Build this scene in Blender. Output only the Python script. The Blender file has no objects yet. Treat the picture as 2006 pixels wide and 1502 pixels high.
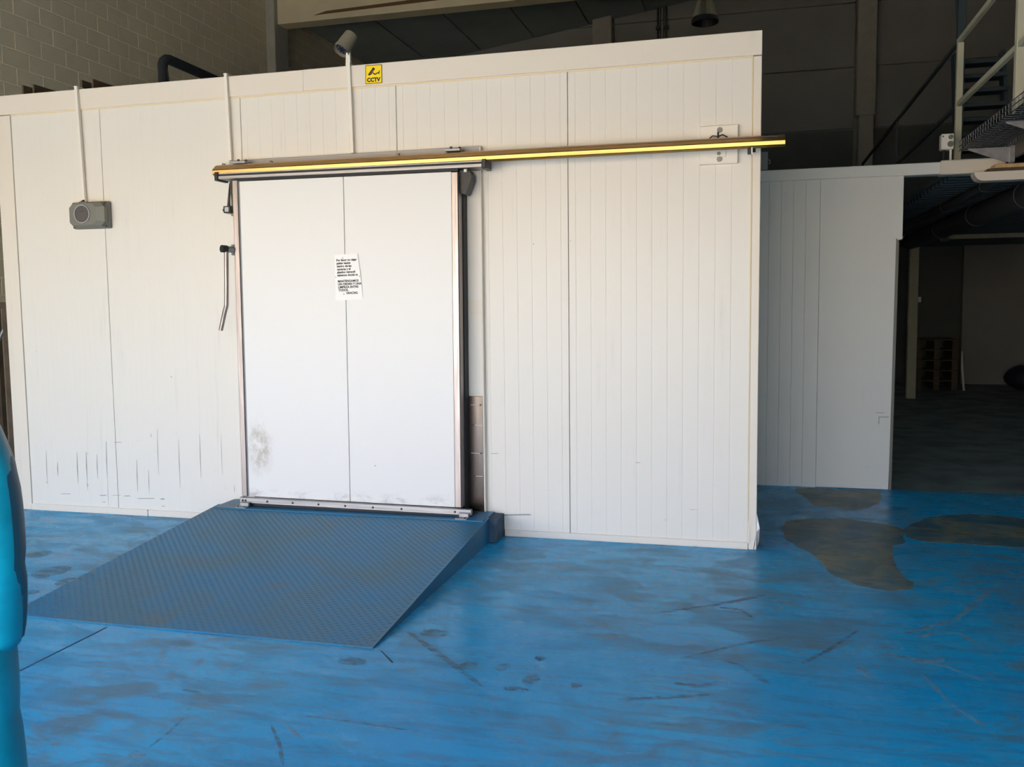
import bpy, bmesh, math, random
from mathutils import Vector, Matrix

random.seed(7)
C = bpy.context.scene.collection
SC = bpy.context.scene
R = math.radians

# ------------------------------------------------------------------ camera
F_PX = 1767.57
cam_d = bpy.data.cameras.new('camera')
cam_d.sensor_fit = 'HORIZONTAL'
cam_d.sensor_width = 36.0
cam_d.lens = F_PX / 2006.0 * 36.0
cam_d.clip_start = 0.05
cam_d.clip_end = 300
cam = bpy.data.objects.new('camera', cam_d)
C.objects.link(cam)
rt = Vector((0.96667015, 0.25577039, -0.01141599))
up = Vector((-0.01052346, 0.08424543, 0.99638946))
fw = Vector((-0.25580867, 0.96305982, -0.08412913))
m4 = Matrix((rt, up, -fw)).transposed().to_4x4()
m4.translation = Vector((0.60617, -5.93467, 1.58))
cam.matrix_world = m4
SC.camera = cam

# ------------------------------------------------------------------ light
SUN_ELEV = 60.0
w = bpy.data.worlds.new('sky')
SC.world = w
w.use_nodes = True
nt = w.node_tree
nt.nodes.clear()
sky = nt.nodes.new('ShaderNodeTexSky')
sky.sky_type = 'NISHITA'
sky.sun_disc = False
sky.sun_elevation = R(SUN_ELEV)
sky.sun_rotation = R(203)
sky.air_density = 1.0
sky.dust_density = 1.2
bgn = nt.nodes.new('ShaderNodeBackground')
SKY_S = 0.25
bgn.inputs["Strength"].default_value = SKY_S
wo = nt.nodes.new('ShaderNodeOutputWorld')
haze = nt.nodes.new('ShaderNodeMix')          # thin warm haze over the whole sky
haze.data_type = 'RGBA'
haze.blend_type = 'MULTIPLY'
haze.inputs[0].default_value = 1.0
haze.inputs[7].default_value = (1.17, 1.0, 0.97, 1.0)
nt.links.new(sky.outputs[0], haze.inputs[6])
nt.links.new(haze.outputs[2], bgn.inputs[0])
nt.links.new(bgn.outputs[0], wo.inputs[0])

sd = bpy.data.lights.new('sun', 'SUN')
SUN_E = 5.0
sd.energy = SUN_E
sd.angle = R(0.6)
sd.color = (1.0, 0.93, 0.80)
sun = bpy.data.objects.new('sun', sd)
C.objects.link(sun)
# the sun stands high outside the doorway and reaches only the floor just inside it, behind the camera
sdir = Vector((math.cos(R(SUN_ELEV)) * 0.40, math.cos(R(SUN_ELEV)) * 0.917, -math.sin(R(SUN_ELEV))))
sun.rotation_euler = sdir.to_track_quat('-Z', 'Y').to_euler()
sun.location = (-10, -20, 25)

DOOR_X0, DOOR_X1, DOOR_Z, DOOR_Y = -7.4, 1.5, 3.0, -7.2
pl = bpy.data.lights.new('doorway_daylight_portal', 'AREA')
pl.shape = 'RECTANGLE'
pl.size = DOOR_X1 - DOOR_X0
pl.size_y = DOOR_Z
pl.cycles.is_portal = True
po = bpy.data.objects.new('doorway_daylight_portal', pl)
C.objects.link(po)
po.location = ((DOOR_X0 + DOOR_X1) / 2, DOOR_Y - 0.05, DOOR_Z / 2)
po.rotation_euler = (R(90), 0, 0)

SC.view_settings.view_transform = 'Standard'
SC.view_settings.look = 'None'
SC.view_settings.gamma = 1.0
SC.view_settings.use_curve_mapping = False
SC.view_settings.exposure = 2.45
SC.cycles.use_denoising = True
SC.cycles.diffuse_bounces = 6
SC.cycles.max_bounces = 10
SC.cycles.sample_clamp_indirect = 8.0


# ------------------------------------------------------------------ materials
def lin(r, g, b):
    f = lambda c: (c / 255 / 12.92) if c / 255 <= 0.04045 else ((c / 255 + 0.055) / 1.055) ** 2.4
    return (f(r), f(g), f(b), 1.0)


def new_mat(name):
    m = bpy.data.materials.new(name)
    m.use_nodes = True
    t = m.node_tree
    b = t.nodes.get('Principled BSDF')
    return m, t, b


def nd(t, kind, **kw):
    n = t.nodes.new(kind)
    for k, v in kw.items():
        if k in n.inputs:
            n.inputs[k].default_value = v
        else:
            setattr(n, k, v)
    return n


def coords(t, scale=(1, 1, 1), rot=(0, 0, 0), loc=(0, 0, 0)):
    g = nd(t, 'ShaderNodeNewGeometry')
    mp = nd(t, 'ShaderNodeMapping')
    mp.inputs['Scale'].default_value = scale
    mp.inputs['Rotation'].default_value = rot
    mp.inputs['Location'].default_value = loc
    t.links.new(g.outputs['Position'], mp.inputs['Vector'])
    return mp.outputs[0]


def noise(t, vec, scale, detail=4, rough=0.55, dist=0.0):
    n = nd(t, 'ShaderNodeTexNoise')
    n.inputs['Scale'].default_value = scale
    n.inputs['Detail'].default_value = detail
    n.inputs['Roughness'].default_value = rough
    n.inputs['Distortion'].default_value = dist
    t.links.new(vec, n.inputs['Vector'])
    return n.outputs['Fac']


def ramp(t, fac, a, b):
    n = nd(t, 'ShaderNodeMapRange')
    n.interpolation_type = 'SMOOTHSTEP'
    n.inputs['From Min'].default_value = a
    n.inputs['From Max'].default_value = b
    t.links.new(fac, n.inputs['Value'])
    return n.outputs[0]


def mul(t, a, b):
    n = nd(t, 'ShaderNodeMath', operation='MULTIPLY')
    for i, v in enumerate((a, b)):
        if isinstance(v, (int, float)):
            n.inputs[i].default_value = v
        else:
            t.links.new(v, n.inputs[i])
    return n.outputs[0]


def mixc(t, fac, a, b):
    n = nd(t, 'ShaderNodeMix', data_type='RGBA')
    if isinstance(fac, (int, float)):
        n.inputs[0].default_value = fac
    else:
        t.links.new(fac, n.inputs[0])
    for i, v in ((6, a), (7, b)):
        if isinstance(v, tuple):
            n.inputs[i].default_value = v
        else:
            t.links.new(v, n.inputs[i])
    return n.outputs[2]


def bump(t, b, fac, strength, dist):
    n = nd(t, 'ShaderNodeBump')
    n.inputs['Strength'].default_value = strength
    n.inputs['Distance'].default_value = dist
    t.links.new(fac, n.inputs['Height'])
    t.links.new(n.outputs[0], b.inputs['Normal'])


def mat(name, col, rough=0.5, metal=0.0, spec=0.5, var=0.0, vscale=6.0, bmp=0.0, bscale=60.0, col2=None):
    m, t, b = new_mat(name)
    b.inputs['Base Color'].default_value = col
    b.inputs['Roughness'].default_value = rough
    b.inputs['Metallic'].default_value = metal
    b.inputs['Specular IOR Level'].default_value = spec
    if var > 0:
        v = coords(t)
        f = ramp(t, noise(t, v, vscale, 5), 0.35, 0.7)
        c2 = col2 or tuple(c * (1 - var) for c in col[:3]) + (1.0,)
        t.links.new(mixc(t, f, col, c2), b.inputs['Base Color'])
    if bmp > 0:
        v = coords(t)
        bump(t, b, noise(t, v, bscale, 3), bmp, 0.01)
    return m


def mat_panel(name, col, dirt=0.5, wavy=0.0):
    """white coated steel sheet: faint vertical run marks, grime scuffs"""
    m, t, b = new_mat(name)
    b.inputs['Roughness'].default_value = 0.42
    b.inputs['Specular IOR Level'].default_value = 0.4
    runs = ramp(t, noise(t, coords(t, (9, 9, 0.5)), 2.2, 4, 0.6), 0.52, 0.78)
    blot = ramp(t, noise(t, coords(t, (1, 1, 1)), 1.7, 5, 0.6), 0.45, 0.75)
    scuff = ramp(t, noise(t, coords(t, (3.0, 3.0, 26.0)), 2.0, 4, 0.65), 0.66, 0.74)
    low = nd(t, 'ShaderNodeMapRange')
    low.inputs['From Min'].default_value = 0.75
    low.inputs['From Max'].default_value = 0.1
    sep = nd(t, 'ShaderNodeSeparateXYZ')
    g = nd(t, 'ShaderNodeNewGeometry')
    t.links.new(g.outputs['Position'], sep.inputs[0])
    t.links.new(sep.outputs['Z'], low.inputs['Value'])
    c = mixc(t, mul(t, mul(t, runs, blot), 0.30 * dirt), col, lin(150, 146, 138))
    c = mixc(t, mul(t, mul(t, scuff, low.outputs[0]), 0.45 * dirt), c, lin(96, 96, 98))
    t.links.new(c, b.inputs['Base Color'])
    if wavy > 0:
        bump(t, b, noise(t, coords(t, (5, 5, 0.7)), 1.0, 2), wavy, 0.05)
    return m


def mat_leaf():
    """smooth white door sheet with one yellowish grime patch and a dirty foot"""
    m, t, b = new_mat('white_door_sheet')
    b.inputs['Roughness'].default_value = 0.4
    b.inputs['Specular IOR Level'].default_value = 0.4
    g = nd(t, 'ShaderNodeNewGeometry')
    d = nd(t, 'ShaderNodeVectorMath', operation='DISTANCE')
    mp = nd(t, 'ShaderNodeMapping')
    mp.inputs['Scale'].default_value = (1.0, 0.0, 0.52)
    t.links.new(g.outputs['Position'], mp.inputs['Vector'])
    d.inputs[1].default_value = (-2.795, 0.0, 0.60 * 0.52)
    t.links.new(mp.outputs[0], d.inputs[0])
    patch = nd(t, 'ShaderNodeMapRange')
    patch.interpolation_type = 'SMOOTHSTEP'
    patch.inputs['From Min'].default_value = 0.14
    patch.inputs['From Max'].default_value = 0.02
    t.links.new(d.outputs['Value'], patch.inputs['Value'])
    n1 = ramp(t, noise(t, coords(t, (1, 1, 0.6)), 14, 6, 0.7), 0.36, 0.66)
    base = lin(228, 226, 222)
    c = mixc(t, mul(t, mul(t, patch.outputs[0], n1), 0.75), base, lin(160, 152, 128))
    sep = nd(t, 'ShaderNodeSeparateXYZ')
    t.links.new(g.outputs['Position'], sep.inputs[0])
    foot = nd(t, 'ShaderNodeMapRange')
    foot.interpolation_type = 'SMOOTHSTEP'
    foot.inputs['From Min'].default_value = 0.33
    foot.inputs['From Max'].default_value = 0.235
    t.links.new(sep.outputs['Z'], foot.inputs['Value'])
    n2 = ramp(t, noise(t, coords(t, (1, 1, 2)), 7, 6, 0.7), 0.45, 0.7)
    c = mixc(t, mul(t, mul(t, foot.outputs[0], n2), 0.7), c, lin(140, 138, 136))
    t.links.new(c, b.inputs['Base Color'])
    return m


def mat_floor():
    m, t, b = new_mat('blue_epoxy')
    v1 = coords(t, (1.0, 2.2, 1.0), (0, 0, R(14)))
    v2 = coords(t, (0.8, 5.0, 1.0), (0, 0, R(8)))
    v3 = coords(t, (1.2, 30.0, 1.0), (0, 0, R(-32)))
    v4 = coords(t, (1.0, 1.0, 1.0), (0, 0, 0))
    v5 = coords(t, (1.0, 2.0, 1.0), (0, 0, R(22)), (4.0, 1.0, 0))
    base = mixc(t, ramp(t, noise(t, v4, 0.8, 3), 0.3, 0.75), lin(20, 162, 220), lin(38, 176, 228))
    worn = ramp(t, noise(t, v1, 2.2, 8, 0.7, 0.8), 0.43, 0.60)
    streak = ramp(t, noise(t, v2, 3.0, 7, 0.7, 0.5), 0.48, 0.62)
    big = ramp(t, noise(t, v4, 0.7, 4, 0.6, 0.4), 0.36, 0.60)
    c = mixc(t, mul(t, mul(t, worn, 0.85), big), base, lin(98, 134, 152))
    c = mixc(t, mul(t, streak, 0.45), c, lin(66, 118, 156))
    scr = ramp(t, noise(t, v3, 2.2, 4, 0.7), 0.66, 0.73)
    c = mixc(t, mul(t, scr, 0.4), c, lin(104, 116, 116))
    fine = ramp(t, noise(t, coords(t, (1, 3, 1), (0, 0, R(20))), 12, 7, 0.78), 0.52, 0.66)
    c = mixc(t, mul(t, mul(t, fine, worn), 0.55), c, lin(100, 106, 102))
    grime = ramp(t, noise(t, v5, 1.6, 8, 0.72, 0.6), 0.55, 0.68)
    c = mixc(t, mul(t, grime, 0.5), c, lin(96, 118, 128))
    pale = ramp(t, noise(t, coords(t, (1, 2.2, 1), (0, 0, R(5)), (3.1, 7.7, 0)), 3.0, 6, 0.65), 0.60, 0.70)
    c = mixc(t, mul(t, pale, 0.5), c, lin(90, 184, 230))
    t.links.new(c, b.inputs['Base Color'])
    rr = nd(t, 'ShaderNodeMapRange')
    rr.inputs['To Min'].default_value = 0.22
    rr.inputs['To Max'].default_value = 0.42
    t.links.new(worn, rr.inputs['Value'])
    t.links.new(rr.outputs[0], b.inputs['Roughness'])
    b.inputs['Specular IOR Level'].default_value = 0.11
    bump(t, b, noise(t, v4, 26, 4), 0.05, 0.01)
    return m


def mat_ramp():
    m, t, b = new_mat('ramp_blue_paint')
    v = coords(t, (1.0, 1.0, 1.0), (0, 0, R(25)))
    worn = ramp(t, noise(t, v, 1.5, 6, 0.65, 0.5), 0.36, 0.66)
    c = mixc(t, mul(t, worn, 0.8), lin(8, 106, 148), lin(54, 98, 114))
    br = ramp(t, noise(t, coords(t, (1, 1.6, 1), (0, 0, R(40)), (5, 2, 0)), 2.2, 5, 0.7), 0.56, 0.74)
    c = mixc(t, mul(t, br, 0.55), c, lin(88, 92, 84))
    t.links.new(c, b.inputs['Base Color'])
    b.inputs['Roughness'].default_value = 0.42
    bump(t, b, noise(t, v, 60, 3), 0.1, 0.004)
    return m


def mat_stain():
    m, t, b = new_mat('brown_water_stain')
    v = coords(t)
    c = mixc(t, ramp(t, noise(t, v, 3.0, 6, 0.65, 0.6), 0.35, 0.7), lin(70, 112, 122), lin(158, 150, 112))
    c = mixc(t, ramp(t, noise(t, coords(t, (1, 2, 1), (0, 0, 0.4)), 6, 5), 0.5, 0.7), c, lin(92, 100, 92))
    t.links.new(c, b.inputs['Base Color'])
    b.inputs['Roughness'].default_value = 0.4
    b.inputs['Specular IOR Level'].default_value = 0.3
    al = nd(t, 'ShaderNodeMapRange')
    al.inputs['To Min'].default_value = 0.55
    al.inputs['To Max'].default_value = 0.92
    t.links.new(ramp(t, noise(t, v, 2.4, 6, 0.7, 0.8), 0.35, 0.65), al.inputs['Value'])
    t.links.new(al.outputs[0], b.inputs['Alpha'])
    return m


def mat_steel(name, col, rough=0.32, streak=(30, 30, 1.0)):
    m, t, b = new_mat(name)
    b.inputs['Metallic'].default_value = 1.0
    f = noise(t, coords(t, streak), 3.0, 4)
    c = mixc(t, ramp(t, f, 0.3, 0.7), col, tuple(x * 0.8 for x in col[:3]) + (1,))
    t.links.new(c, b.inputs['Base Color'])
    rr = nd(t, 'ShaderNodeMapRange')
    rr.inputs['To Min'].default_value = rough * 0.75
    rr.inputs['To Max'].default_value = rough * 1.3
    t.links.new(f, rr.inputs['Value'])
    t.links.new(rr.outputs[0], b.inputs['Roughness'])
    return m


def mat_wear(name, col, lo, hi):
    m, t, b = new_mat(name)
    b.inputs['Base Color'].default_value = col
    b.inputs['Roughness'].default_value = 0.55
    b.inputs['Specular IOR Level'].default_value = 0.15
    al = nd(t, 'ShaderNodeMapRange')
    al.inputs['To Min'].default_value = lo
    al.inputs['To Max'].default_value = hi
    t.links.new(ramp(t, noise(t, coords(t, (1, 3, 1), (0, 0, R(15))), 9, 6, 0.75, 0.5), 0.38, 0.62), al.inputs['Value'])
    t.links.new(al.outputs[0], b.inputs['Alpha'])
    return m


M = dict(
    wear_pale=mat_wear('worn_pale', lin(150, 168, 172), 0.0, 0.5),
    wear_brown=mat_wear('worn_brown', lin(108, 118, 118), 0.0, 0.6),
    scuff=mat('scuff_grey', lin(162, 160, 157), 0.7),
    panel=mat_panel('white_coated_panel', lin(226, 221, 211), 1.0),
    panel_far=mat_panel('white_partition_panel', lin(228, 230, 224), 0.6, 0.12),
    trim=mat_panel('white_trim', lin(226, 217, 203), 0.8),
    leaf=mat_leaf(),
    sealant=mat('yellowed_sealant', lin(224, 206, 170), 0.6),
    core=mat('joint_dark', lin(118, 114, 106), 0.8),
    floor=mat_floor(),
    concrete=mat('bare_concrete', lin(136, 152, 150), 0.62, var=0.45, vscale=2.5, bmp=0.15),
    sill=mat('dirty_sill', lin(64, 88, 108), 0.8, var=0.4, vscale=18, bmp=0.5, bscale=40),
    ramp=mat_ramp(),
    stain=mat_stain(),
    joint=mat('floor_joint', lin(34, 52, 70), 0.8),
    block=mat('painted_block', lin(222, 212, 186), 0.85, var=0.06, vscale=3, bmp=0.25, bscale=70),
    mortar=mat('mortar', lin(238, 229, 206), 0.9),
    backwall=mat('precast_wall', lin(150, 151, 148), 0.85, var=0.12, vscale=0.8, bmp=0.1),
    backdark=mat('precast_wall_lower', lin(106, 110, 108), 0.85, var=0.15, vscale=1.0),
    pilaster=mat('concrete_pilaster', lin(172, 170, 160), 0.85, var=0.1),
    beam=mat('concrete_beam', lin(222, 210, 180), 0.85, var=0.1, vscale=2),
    groove=mat('groove_shade_brown', lin(104, 80, 56), 0.9),
    roof=mat('roof_sheet', lin(156, 164, 162), 0.7, var=0.15, vscale=1.2),
    gold=mat_steel('gold_passivated', lin(188, 146, 86), 0.27, (0.6, 40, 40)),
    steel=mat_steel('brushed_stainless', lin(172, 162, 158), 0.42),
    alu=mat_steel('mill_aluminium', lin(176, 174, 174), 0.5, (1, 40, 40)),
    plate=mat('grey_mount_plate', lin(166, 164, 164), 0.6, 0.3),
    kick=mat_steel('worn_kick_steel', lin(100, 93, 88), 0.24, (14, 14, 1.0)),
    galv=mat('galvanised', lin(168, 168, 170), 0.45, 0.8, var=0.2, vscale=20),
    rubber=mat('black_rubber', lin(24, 26, 30), 0.6),
    plastic=mat('black_plastic', lin(20, 22, 26), 0.42),
    greybox=mat('grey_enclosure', lin(116, 116, 106), 0.5),
    glass=mat('smoked_window', lin(88, 82, 82), 0.15),
    white_pl=mat('white_plastic', lin(232, 226, 214), 0.45),
    bolt=mat('bolt_zinc', lin(128, 126, 120), 0.45, 0.7),
    screw=mat('screw_dark', lin(70, 70, 72), 0.4, 0.8),
    paper=mat('paper', lin(246, 244, 240), 0.8),
    ink=mat('ink', lin(16, 16, 18), 0.7),
    yellow=mat('sign_yellow', lin(252, 218, 26), 0.45),
    signink=mat('sign_black', lin(36, 26, 10), 0.5),
    pipe=mat('black_insulation', lin(30, 36, 44), 0.75, bmp=0.3, bscale=50),
    cream=mat('cream_paint', lin(186, 182, 158), 0.6, var=0.1),
    darksteel=mat('dark_blue_steel', lin(66, 80, 88), 0.55),
    timber=mat('pale_timber', lin(216, 182, 130), 0.7, var=0.25, vscale=14),
    darktimber=mat('dark_timber', lin(92, 78, 62), 0.8, var=0.3, vscale=10),
    greysheet=mat('grey_sheet', lin(130, 134, 136), 0.5, 0.2, var=0.1),
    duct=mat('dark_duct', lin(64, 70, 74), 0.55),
    jacket=mat('teal_nylon', lin(12, 160, 182), 0.38, spec=0.6, var=0.25, vscale=9),
    jacketshade=mat('shaded_teal_nylon', lin(30, 86, 104), 0.45, spec=0.5, var=0.25, vscale=9),
    trousers=mat('dark_trousers', lin(34, 38, 52), 0.8),
    skin=mat('skin', lin(206, 160, 132), 0.55),
    hair=mat('dark_hair', lin(46, 34, 26), 0.6),
    shoe=mat('dark_shoe', lin(38, 34, 32), 0.6),
    yard=mat('yard_concrete', lin(206, 192, 166), 0.9, var=0.1, vscale=0.4),
    lens=mat('blue_black_lens', lin(24, 34, 56), 0.08),
    camgrey=mat('camera_beige', lin(128, 122, 106), 0.5),
    lampalu=mat_steel('lamp_aluminium', lin(200, 186, 160), 0.3, (1, 1, 1)),
    wood_grey=mat('weathered_board', lin(120, 110, 96), 0.8, var=0.3),
    sack=mat('dark_sack', lin(30, 34, 46), 0.6),
    copper=mat('brown_tab', lin(150, 112, 80), 0.6),
)

# ------------------------------------------------------------------ mesh builder
ORG = {}


class MB:
    def __init__(s):
        s.v, s.f = [], []

    def add(s, vs, fs):
        o = len(s.v)
        s.v += [tuple(p) for p in vs]
        s.f += [tuple(i + o for i in f) for f in fs]
        return s

    def box(s, x0, x1, y0, y1, z0, z1, bev=0.0):
        if bev <= 0:
            vs = [(x, y, z) for x in (x0, x1) for y in (y0, y1) for z in (z0, z1)]
            return s.add(vs, [(0, 1, 3, 2), (4, 6, 7, 5), (0, 4, 5, 1), (2, 3, 7, 6), (0, 2, 6, 4), (1, 5, 7, 3)])
        bm = bmesh.new()
        bmesh.ops.create_cube(bm, size=1.0)
        for q in bm.verts:
            q.co = ((x0 + x1) / 2 + q.co.x * (x1 - x0), (y0 + y1) / 2 + q.co.y * (y1 - y0), (z0 + z1) / 2 + q.co.z * (z1 - z0))
        bmesh.ops.bevel(bm, geom=list(bm.edges), offset=bev, segments=1, affect='EDGES')
        return s.bm(bm)

    def bm(s, bm):
        bm.verts.index_update()
        s.add([q.co[:] for q in bm.verts], [[q.index for q in f.verts] for f in bm.faces])
        bm.free()
        return s

    def cyl(s, p0, p1, r0, r1=None, n=16, caps=True):
        return s.tube([p0, p1], [r0, r0 if r1 is None else r1], n, caps)

    def tube(s, path, r, n=12, caps=True, rr=None):
        """r: float or list; rr: optional flattening factor in second axis"""
        pts = [Vector(p) for p in path]
        if isinstance(r, (int, float)):
            r = [r] * len(pts)
        ref = None
        rings = []
        for i, p in enumerate(pts):
            if i == 0:
                d = pts[1] - p
            elif i == len(pts) - 1:
                d = p - pts[i - 1]
            else:
                d = (pts[i + 1] - p).normalized() + (p - pts[i - 1]).normalized()
            d.normalize()
            if ref is None:
                ref = Vector((0, 0, 1)) if abs(d.z) < 0.9 else Vector((1, 0, 0))
            a = (ref - d * ref.dot(d)).normalized()
            b = d.cross(a)
            ref = a
            k = rr if rr else 1.0
            rings.append([p + (a * math.cos(2 * math.pi * j / n) + b * k * math.sin(2 * math.pi * j / n)) * r[i] for j in range(n)])
        vs = [q for ring in rings for q in ring]
        fs = []
        for i in range(len(rings) - 1):
            for j in range(n):
                k = (j + 1) % n
                fs.append((i * n + j, i * n + k, (i + 1) * n + k, (i + 1) * n + j))
        if caps:
            fs.append(tuple(range(n - 1, -1, -1)))
            fs.append(tuple((len(rings) - 1) * n + j for j in range(n)))
        return s.add(vs, fs)

    def prism(s, poly, axis, a, b):
        """poly in the two other axes (xz for 'y', xy for 'z', yz for 'x')"""
        def P(p, t):
            return {'y': (p[0], t, p[1]), 'z': (p[0], p[1], t), 'x': (t, p[0], p[1])}[axis]
        n = len(poly)
        vs = [P(p, a) for p in poly] + [P(p, b) for p in poly]
        fs = [tuple(range(n)), tuple(range(2 * n - 1, n - 1, -1))]
        for i in range(n):
            j = (i + 1) % n
            fs.append((i, i + n, j + n, j))
        return s.add(vs, fs)

    def lathe(s, c, prof, n=24, rib=0.0, capb=False, capt=False):
        """prof: (r, z) list round vertical axis through c; rib: alternate radius factor"""
        vs = []
        for r, z in prof:
            for j in range(n):
                k = r * (1 - rib * (j % 2))
                an = 2 * math.pi * j / n
                vs.append((c[0] + k * math.cos(an), c[1] + k * math.sin(an), c[2] + z))
        fs = []
        for i in range(len(prof) - 1):
            for j in range(n):
                k = (j + 1) % n
                fs.append((i * n + j, i * n + k, (i + 1) * n + k, (i + 1) * n + j))
        if capb:
            fs.append(tuple(range(n - 1, -1, -1)))
        if capt:
            fs.append(tuple((len(prof) - 1) * n + j for j in range(n)))
        return s.add(vs, fs)

    def build(s, name, m, parent=None, smooth=False, org=None):
        o_ = ORG.get(parent.name) if parent is not None else (Vector(org) if org is not None else Vector((0, 0, 0)))
        me = bpy.data.meshes.new(name)
        me.from_pydata([(p[0] - o_.x, p[1] - o_.y, p[2] - o_.z) for p in s.v], [], s.f)
        bm = bmesh.new()
        bm.from_mesh(me)
        bmesh.ops.recalc_face_normals(bm, faces=list(bm.faces))
        bm.to_mesh(me)
        bm.free()
        me.materials.append(M[m] if isinstance(m, str) else m)
        if smooth:
            for p in me.polygons:
                p.use_smooth = True
            if smooth != 'all':
                bm = bmesh.new()
                bm.from_mesh(me)
                for e in bm.edges:
                    if len(e.link_faces) == 2 and e.calc_face_angle(0) > 0.7:
                        e.smooth = False
                bm.to_mesh(me)
                bm.free()
        o = bpy.data.objects.new(name, me)
        C.objects.link(o)
        ORG[o.name] = o_
        if parent is not None:
            o.parent = parent
        else:
            o.location = o_
        return o


def tag(o, label, cat, group=None):
    o['label'] = label
    o['category'] = cat
    if group:
        o['group'] = group
    return o


def thing(name, label, cat, loc, group=None):
    o = bpy.data.objects.new(name, None)
    o.empty_display_size = 0.1
    C.objects.link(o)
    o.location = loc
    ORG[o.name] = Vector(loc)
    return tag(o, label, cat, group)


def struct(o):
    o['kind'] = 'structure'
    return o


def B(x0, x1, y0, y1, z0, z1, bev=0.0):
    return MB().box(x0, x1, y0, y1, z0, z1, bev)


def text_mesh(txt, size, bold=0.0, align='LEFT', extrude=0.0004, space=1.0):
    cu = bpy.data.curves.new('lettering', 'FONT')
    cu.body = txt
    cu.size = size
    cu.align_x = align
    cu.offset = bold
    cu.extrude = extrude
    cu.space_character = space
    cu.resolution_u = 3
    o = bpy.data.objects.new('lettering', cu)
    C.objects.link(o)
    dg = bpy.context.evaluated_depsgraph_get()
    me = bpy.data.meshes.new_from_object(o.evaluated_get(dg))
    bpy.data.objects.remove(o)
    bpy.data.curves.remove(cu)
    return me


def letter(name, txt, size, pos, mat_, parent, bold=0.0, align='LEFT', rot=0.0, yfun=None):
    """text standing in an xz plane, read from -y; pos = (x, y, z) of the baseline start"""
    me = text_mesh(txt, size, bold, align)
    og = ORG[parent.name]
    for v in me.vertices:
        x = v.co.x * math.cos(rot) - v.co.y * math.sin(rot)
        z = v.co.x * math.sin(rot) + v.co.y * math.cos(rot)
        wx, wz = pos[0] + x, pos[2] + z
        wy = (yfun(wx, wz) if yfun else pos[1]) - v.co.z
        v.co = (wx - og.x, wy - og.y, wz - og.z)
    me.materials.clear()
    me.materials.append(M[mat_])
    o = bpy.data.objects.new(name, me)
    C.objects.link(o)
    ORG[o.name] = og
    o.parent = parent
    return o


# ================================================================== HALL SHELL
HX0, HX1, HY1 = -7.6, 9.0, 13.7
EDGE_Y = 2.19
fl = struct(B(HX0 - 0.3, HX1 + 0.3, DOOR_Y, HY1 + 0.3, -0.30, -0.06).build('floor', 'concrete'))
B(HX0, HX1, DOOR_Y + 0.0, EDGE_Y, -0.06, 0.0).build('epoxy_slab', 'floor', fl)
B(HX0, HX1, EDGE_Y, HY1, -0.06, -0.002).build('concrete_slab', 'concrete', fl)


def film(name, pts, z, m, parent, jit=0.02):
    n = len(pts)
    out = []
    for i in range(n):            # closed Catmull-Rom with a little raggedness
        p0, p1, p2, p3 = (Vector((*pts[(i + k) % n], 0)) for k in (-1, 0, 1, 2))
        for k in range(6):
            t = k / 6
            q = 0.5 * ((2 * p1) + (p2 - p0) * t + (2 * p0 - 5 * p1 + 4 * p2 - p3) * t * t + (3 * p1 - p0 - 3 * p2 + p3) * t ** 3)
            out.append((q.x + random.uniform(-jit, jit), q.y + random.uniform(-jit, jit)))
    return MB().prism(out, 'z', z - 0.003, z).build(name, m, parent)


film('water_stain', [(0.837, 0.69), (0.94, 0.903), (1.234, 1.015), (1.437, 0.944), (1.637, 0.786), (1.595, 0.395), (1.50, 0.21),
                     (1.474, -0.319), (1.496, -0.614), (1.299, -0.705), (1.102, -0.506), (1.018, -0.085), (0.862, 0.262)], 0.0006, 'stain', fl, 0.012)
film('water_stain', [(1.012, 2.10), (1.04, 1.75), (1.118, 1.43), (1.41, 1.345), (1.60, 1.636), (1.66, 2.0), (1.64, 2.12)], 0.0006, 'stain', fl, 0.012)
film('water_stain', [(1.64, 0.70), (1.80, 1.05), (2.007, 1.263), (2.305, 1.36), (2.60, 1.2), (2.75, 0.8), (2.60, 0.50), (2.25, 0.42), (1.95, 0.44), (1.70, 0.46)],
     0.0006, 'stain', fl, 0.012)
B(-2.516, -2.508, -7.0, -2.19, -0.002, 0.0012).build('floor_joint', 'joint', fl)
MB().prism([(-1.04, -2.165), (-1.034, -2.165), (-0.93, -2.28), (-0.936, -2.285)], 'z', -0.002, 0.001).build('floor_joint', 'joint', fl)

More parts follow.
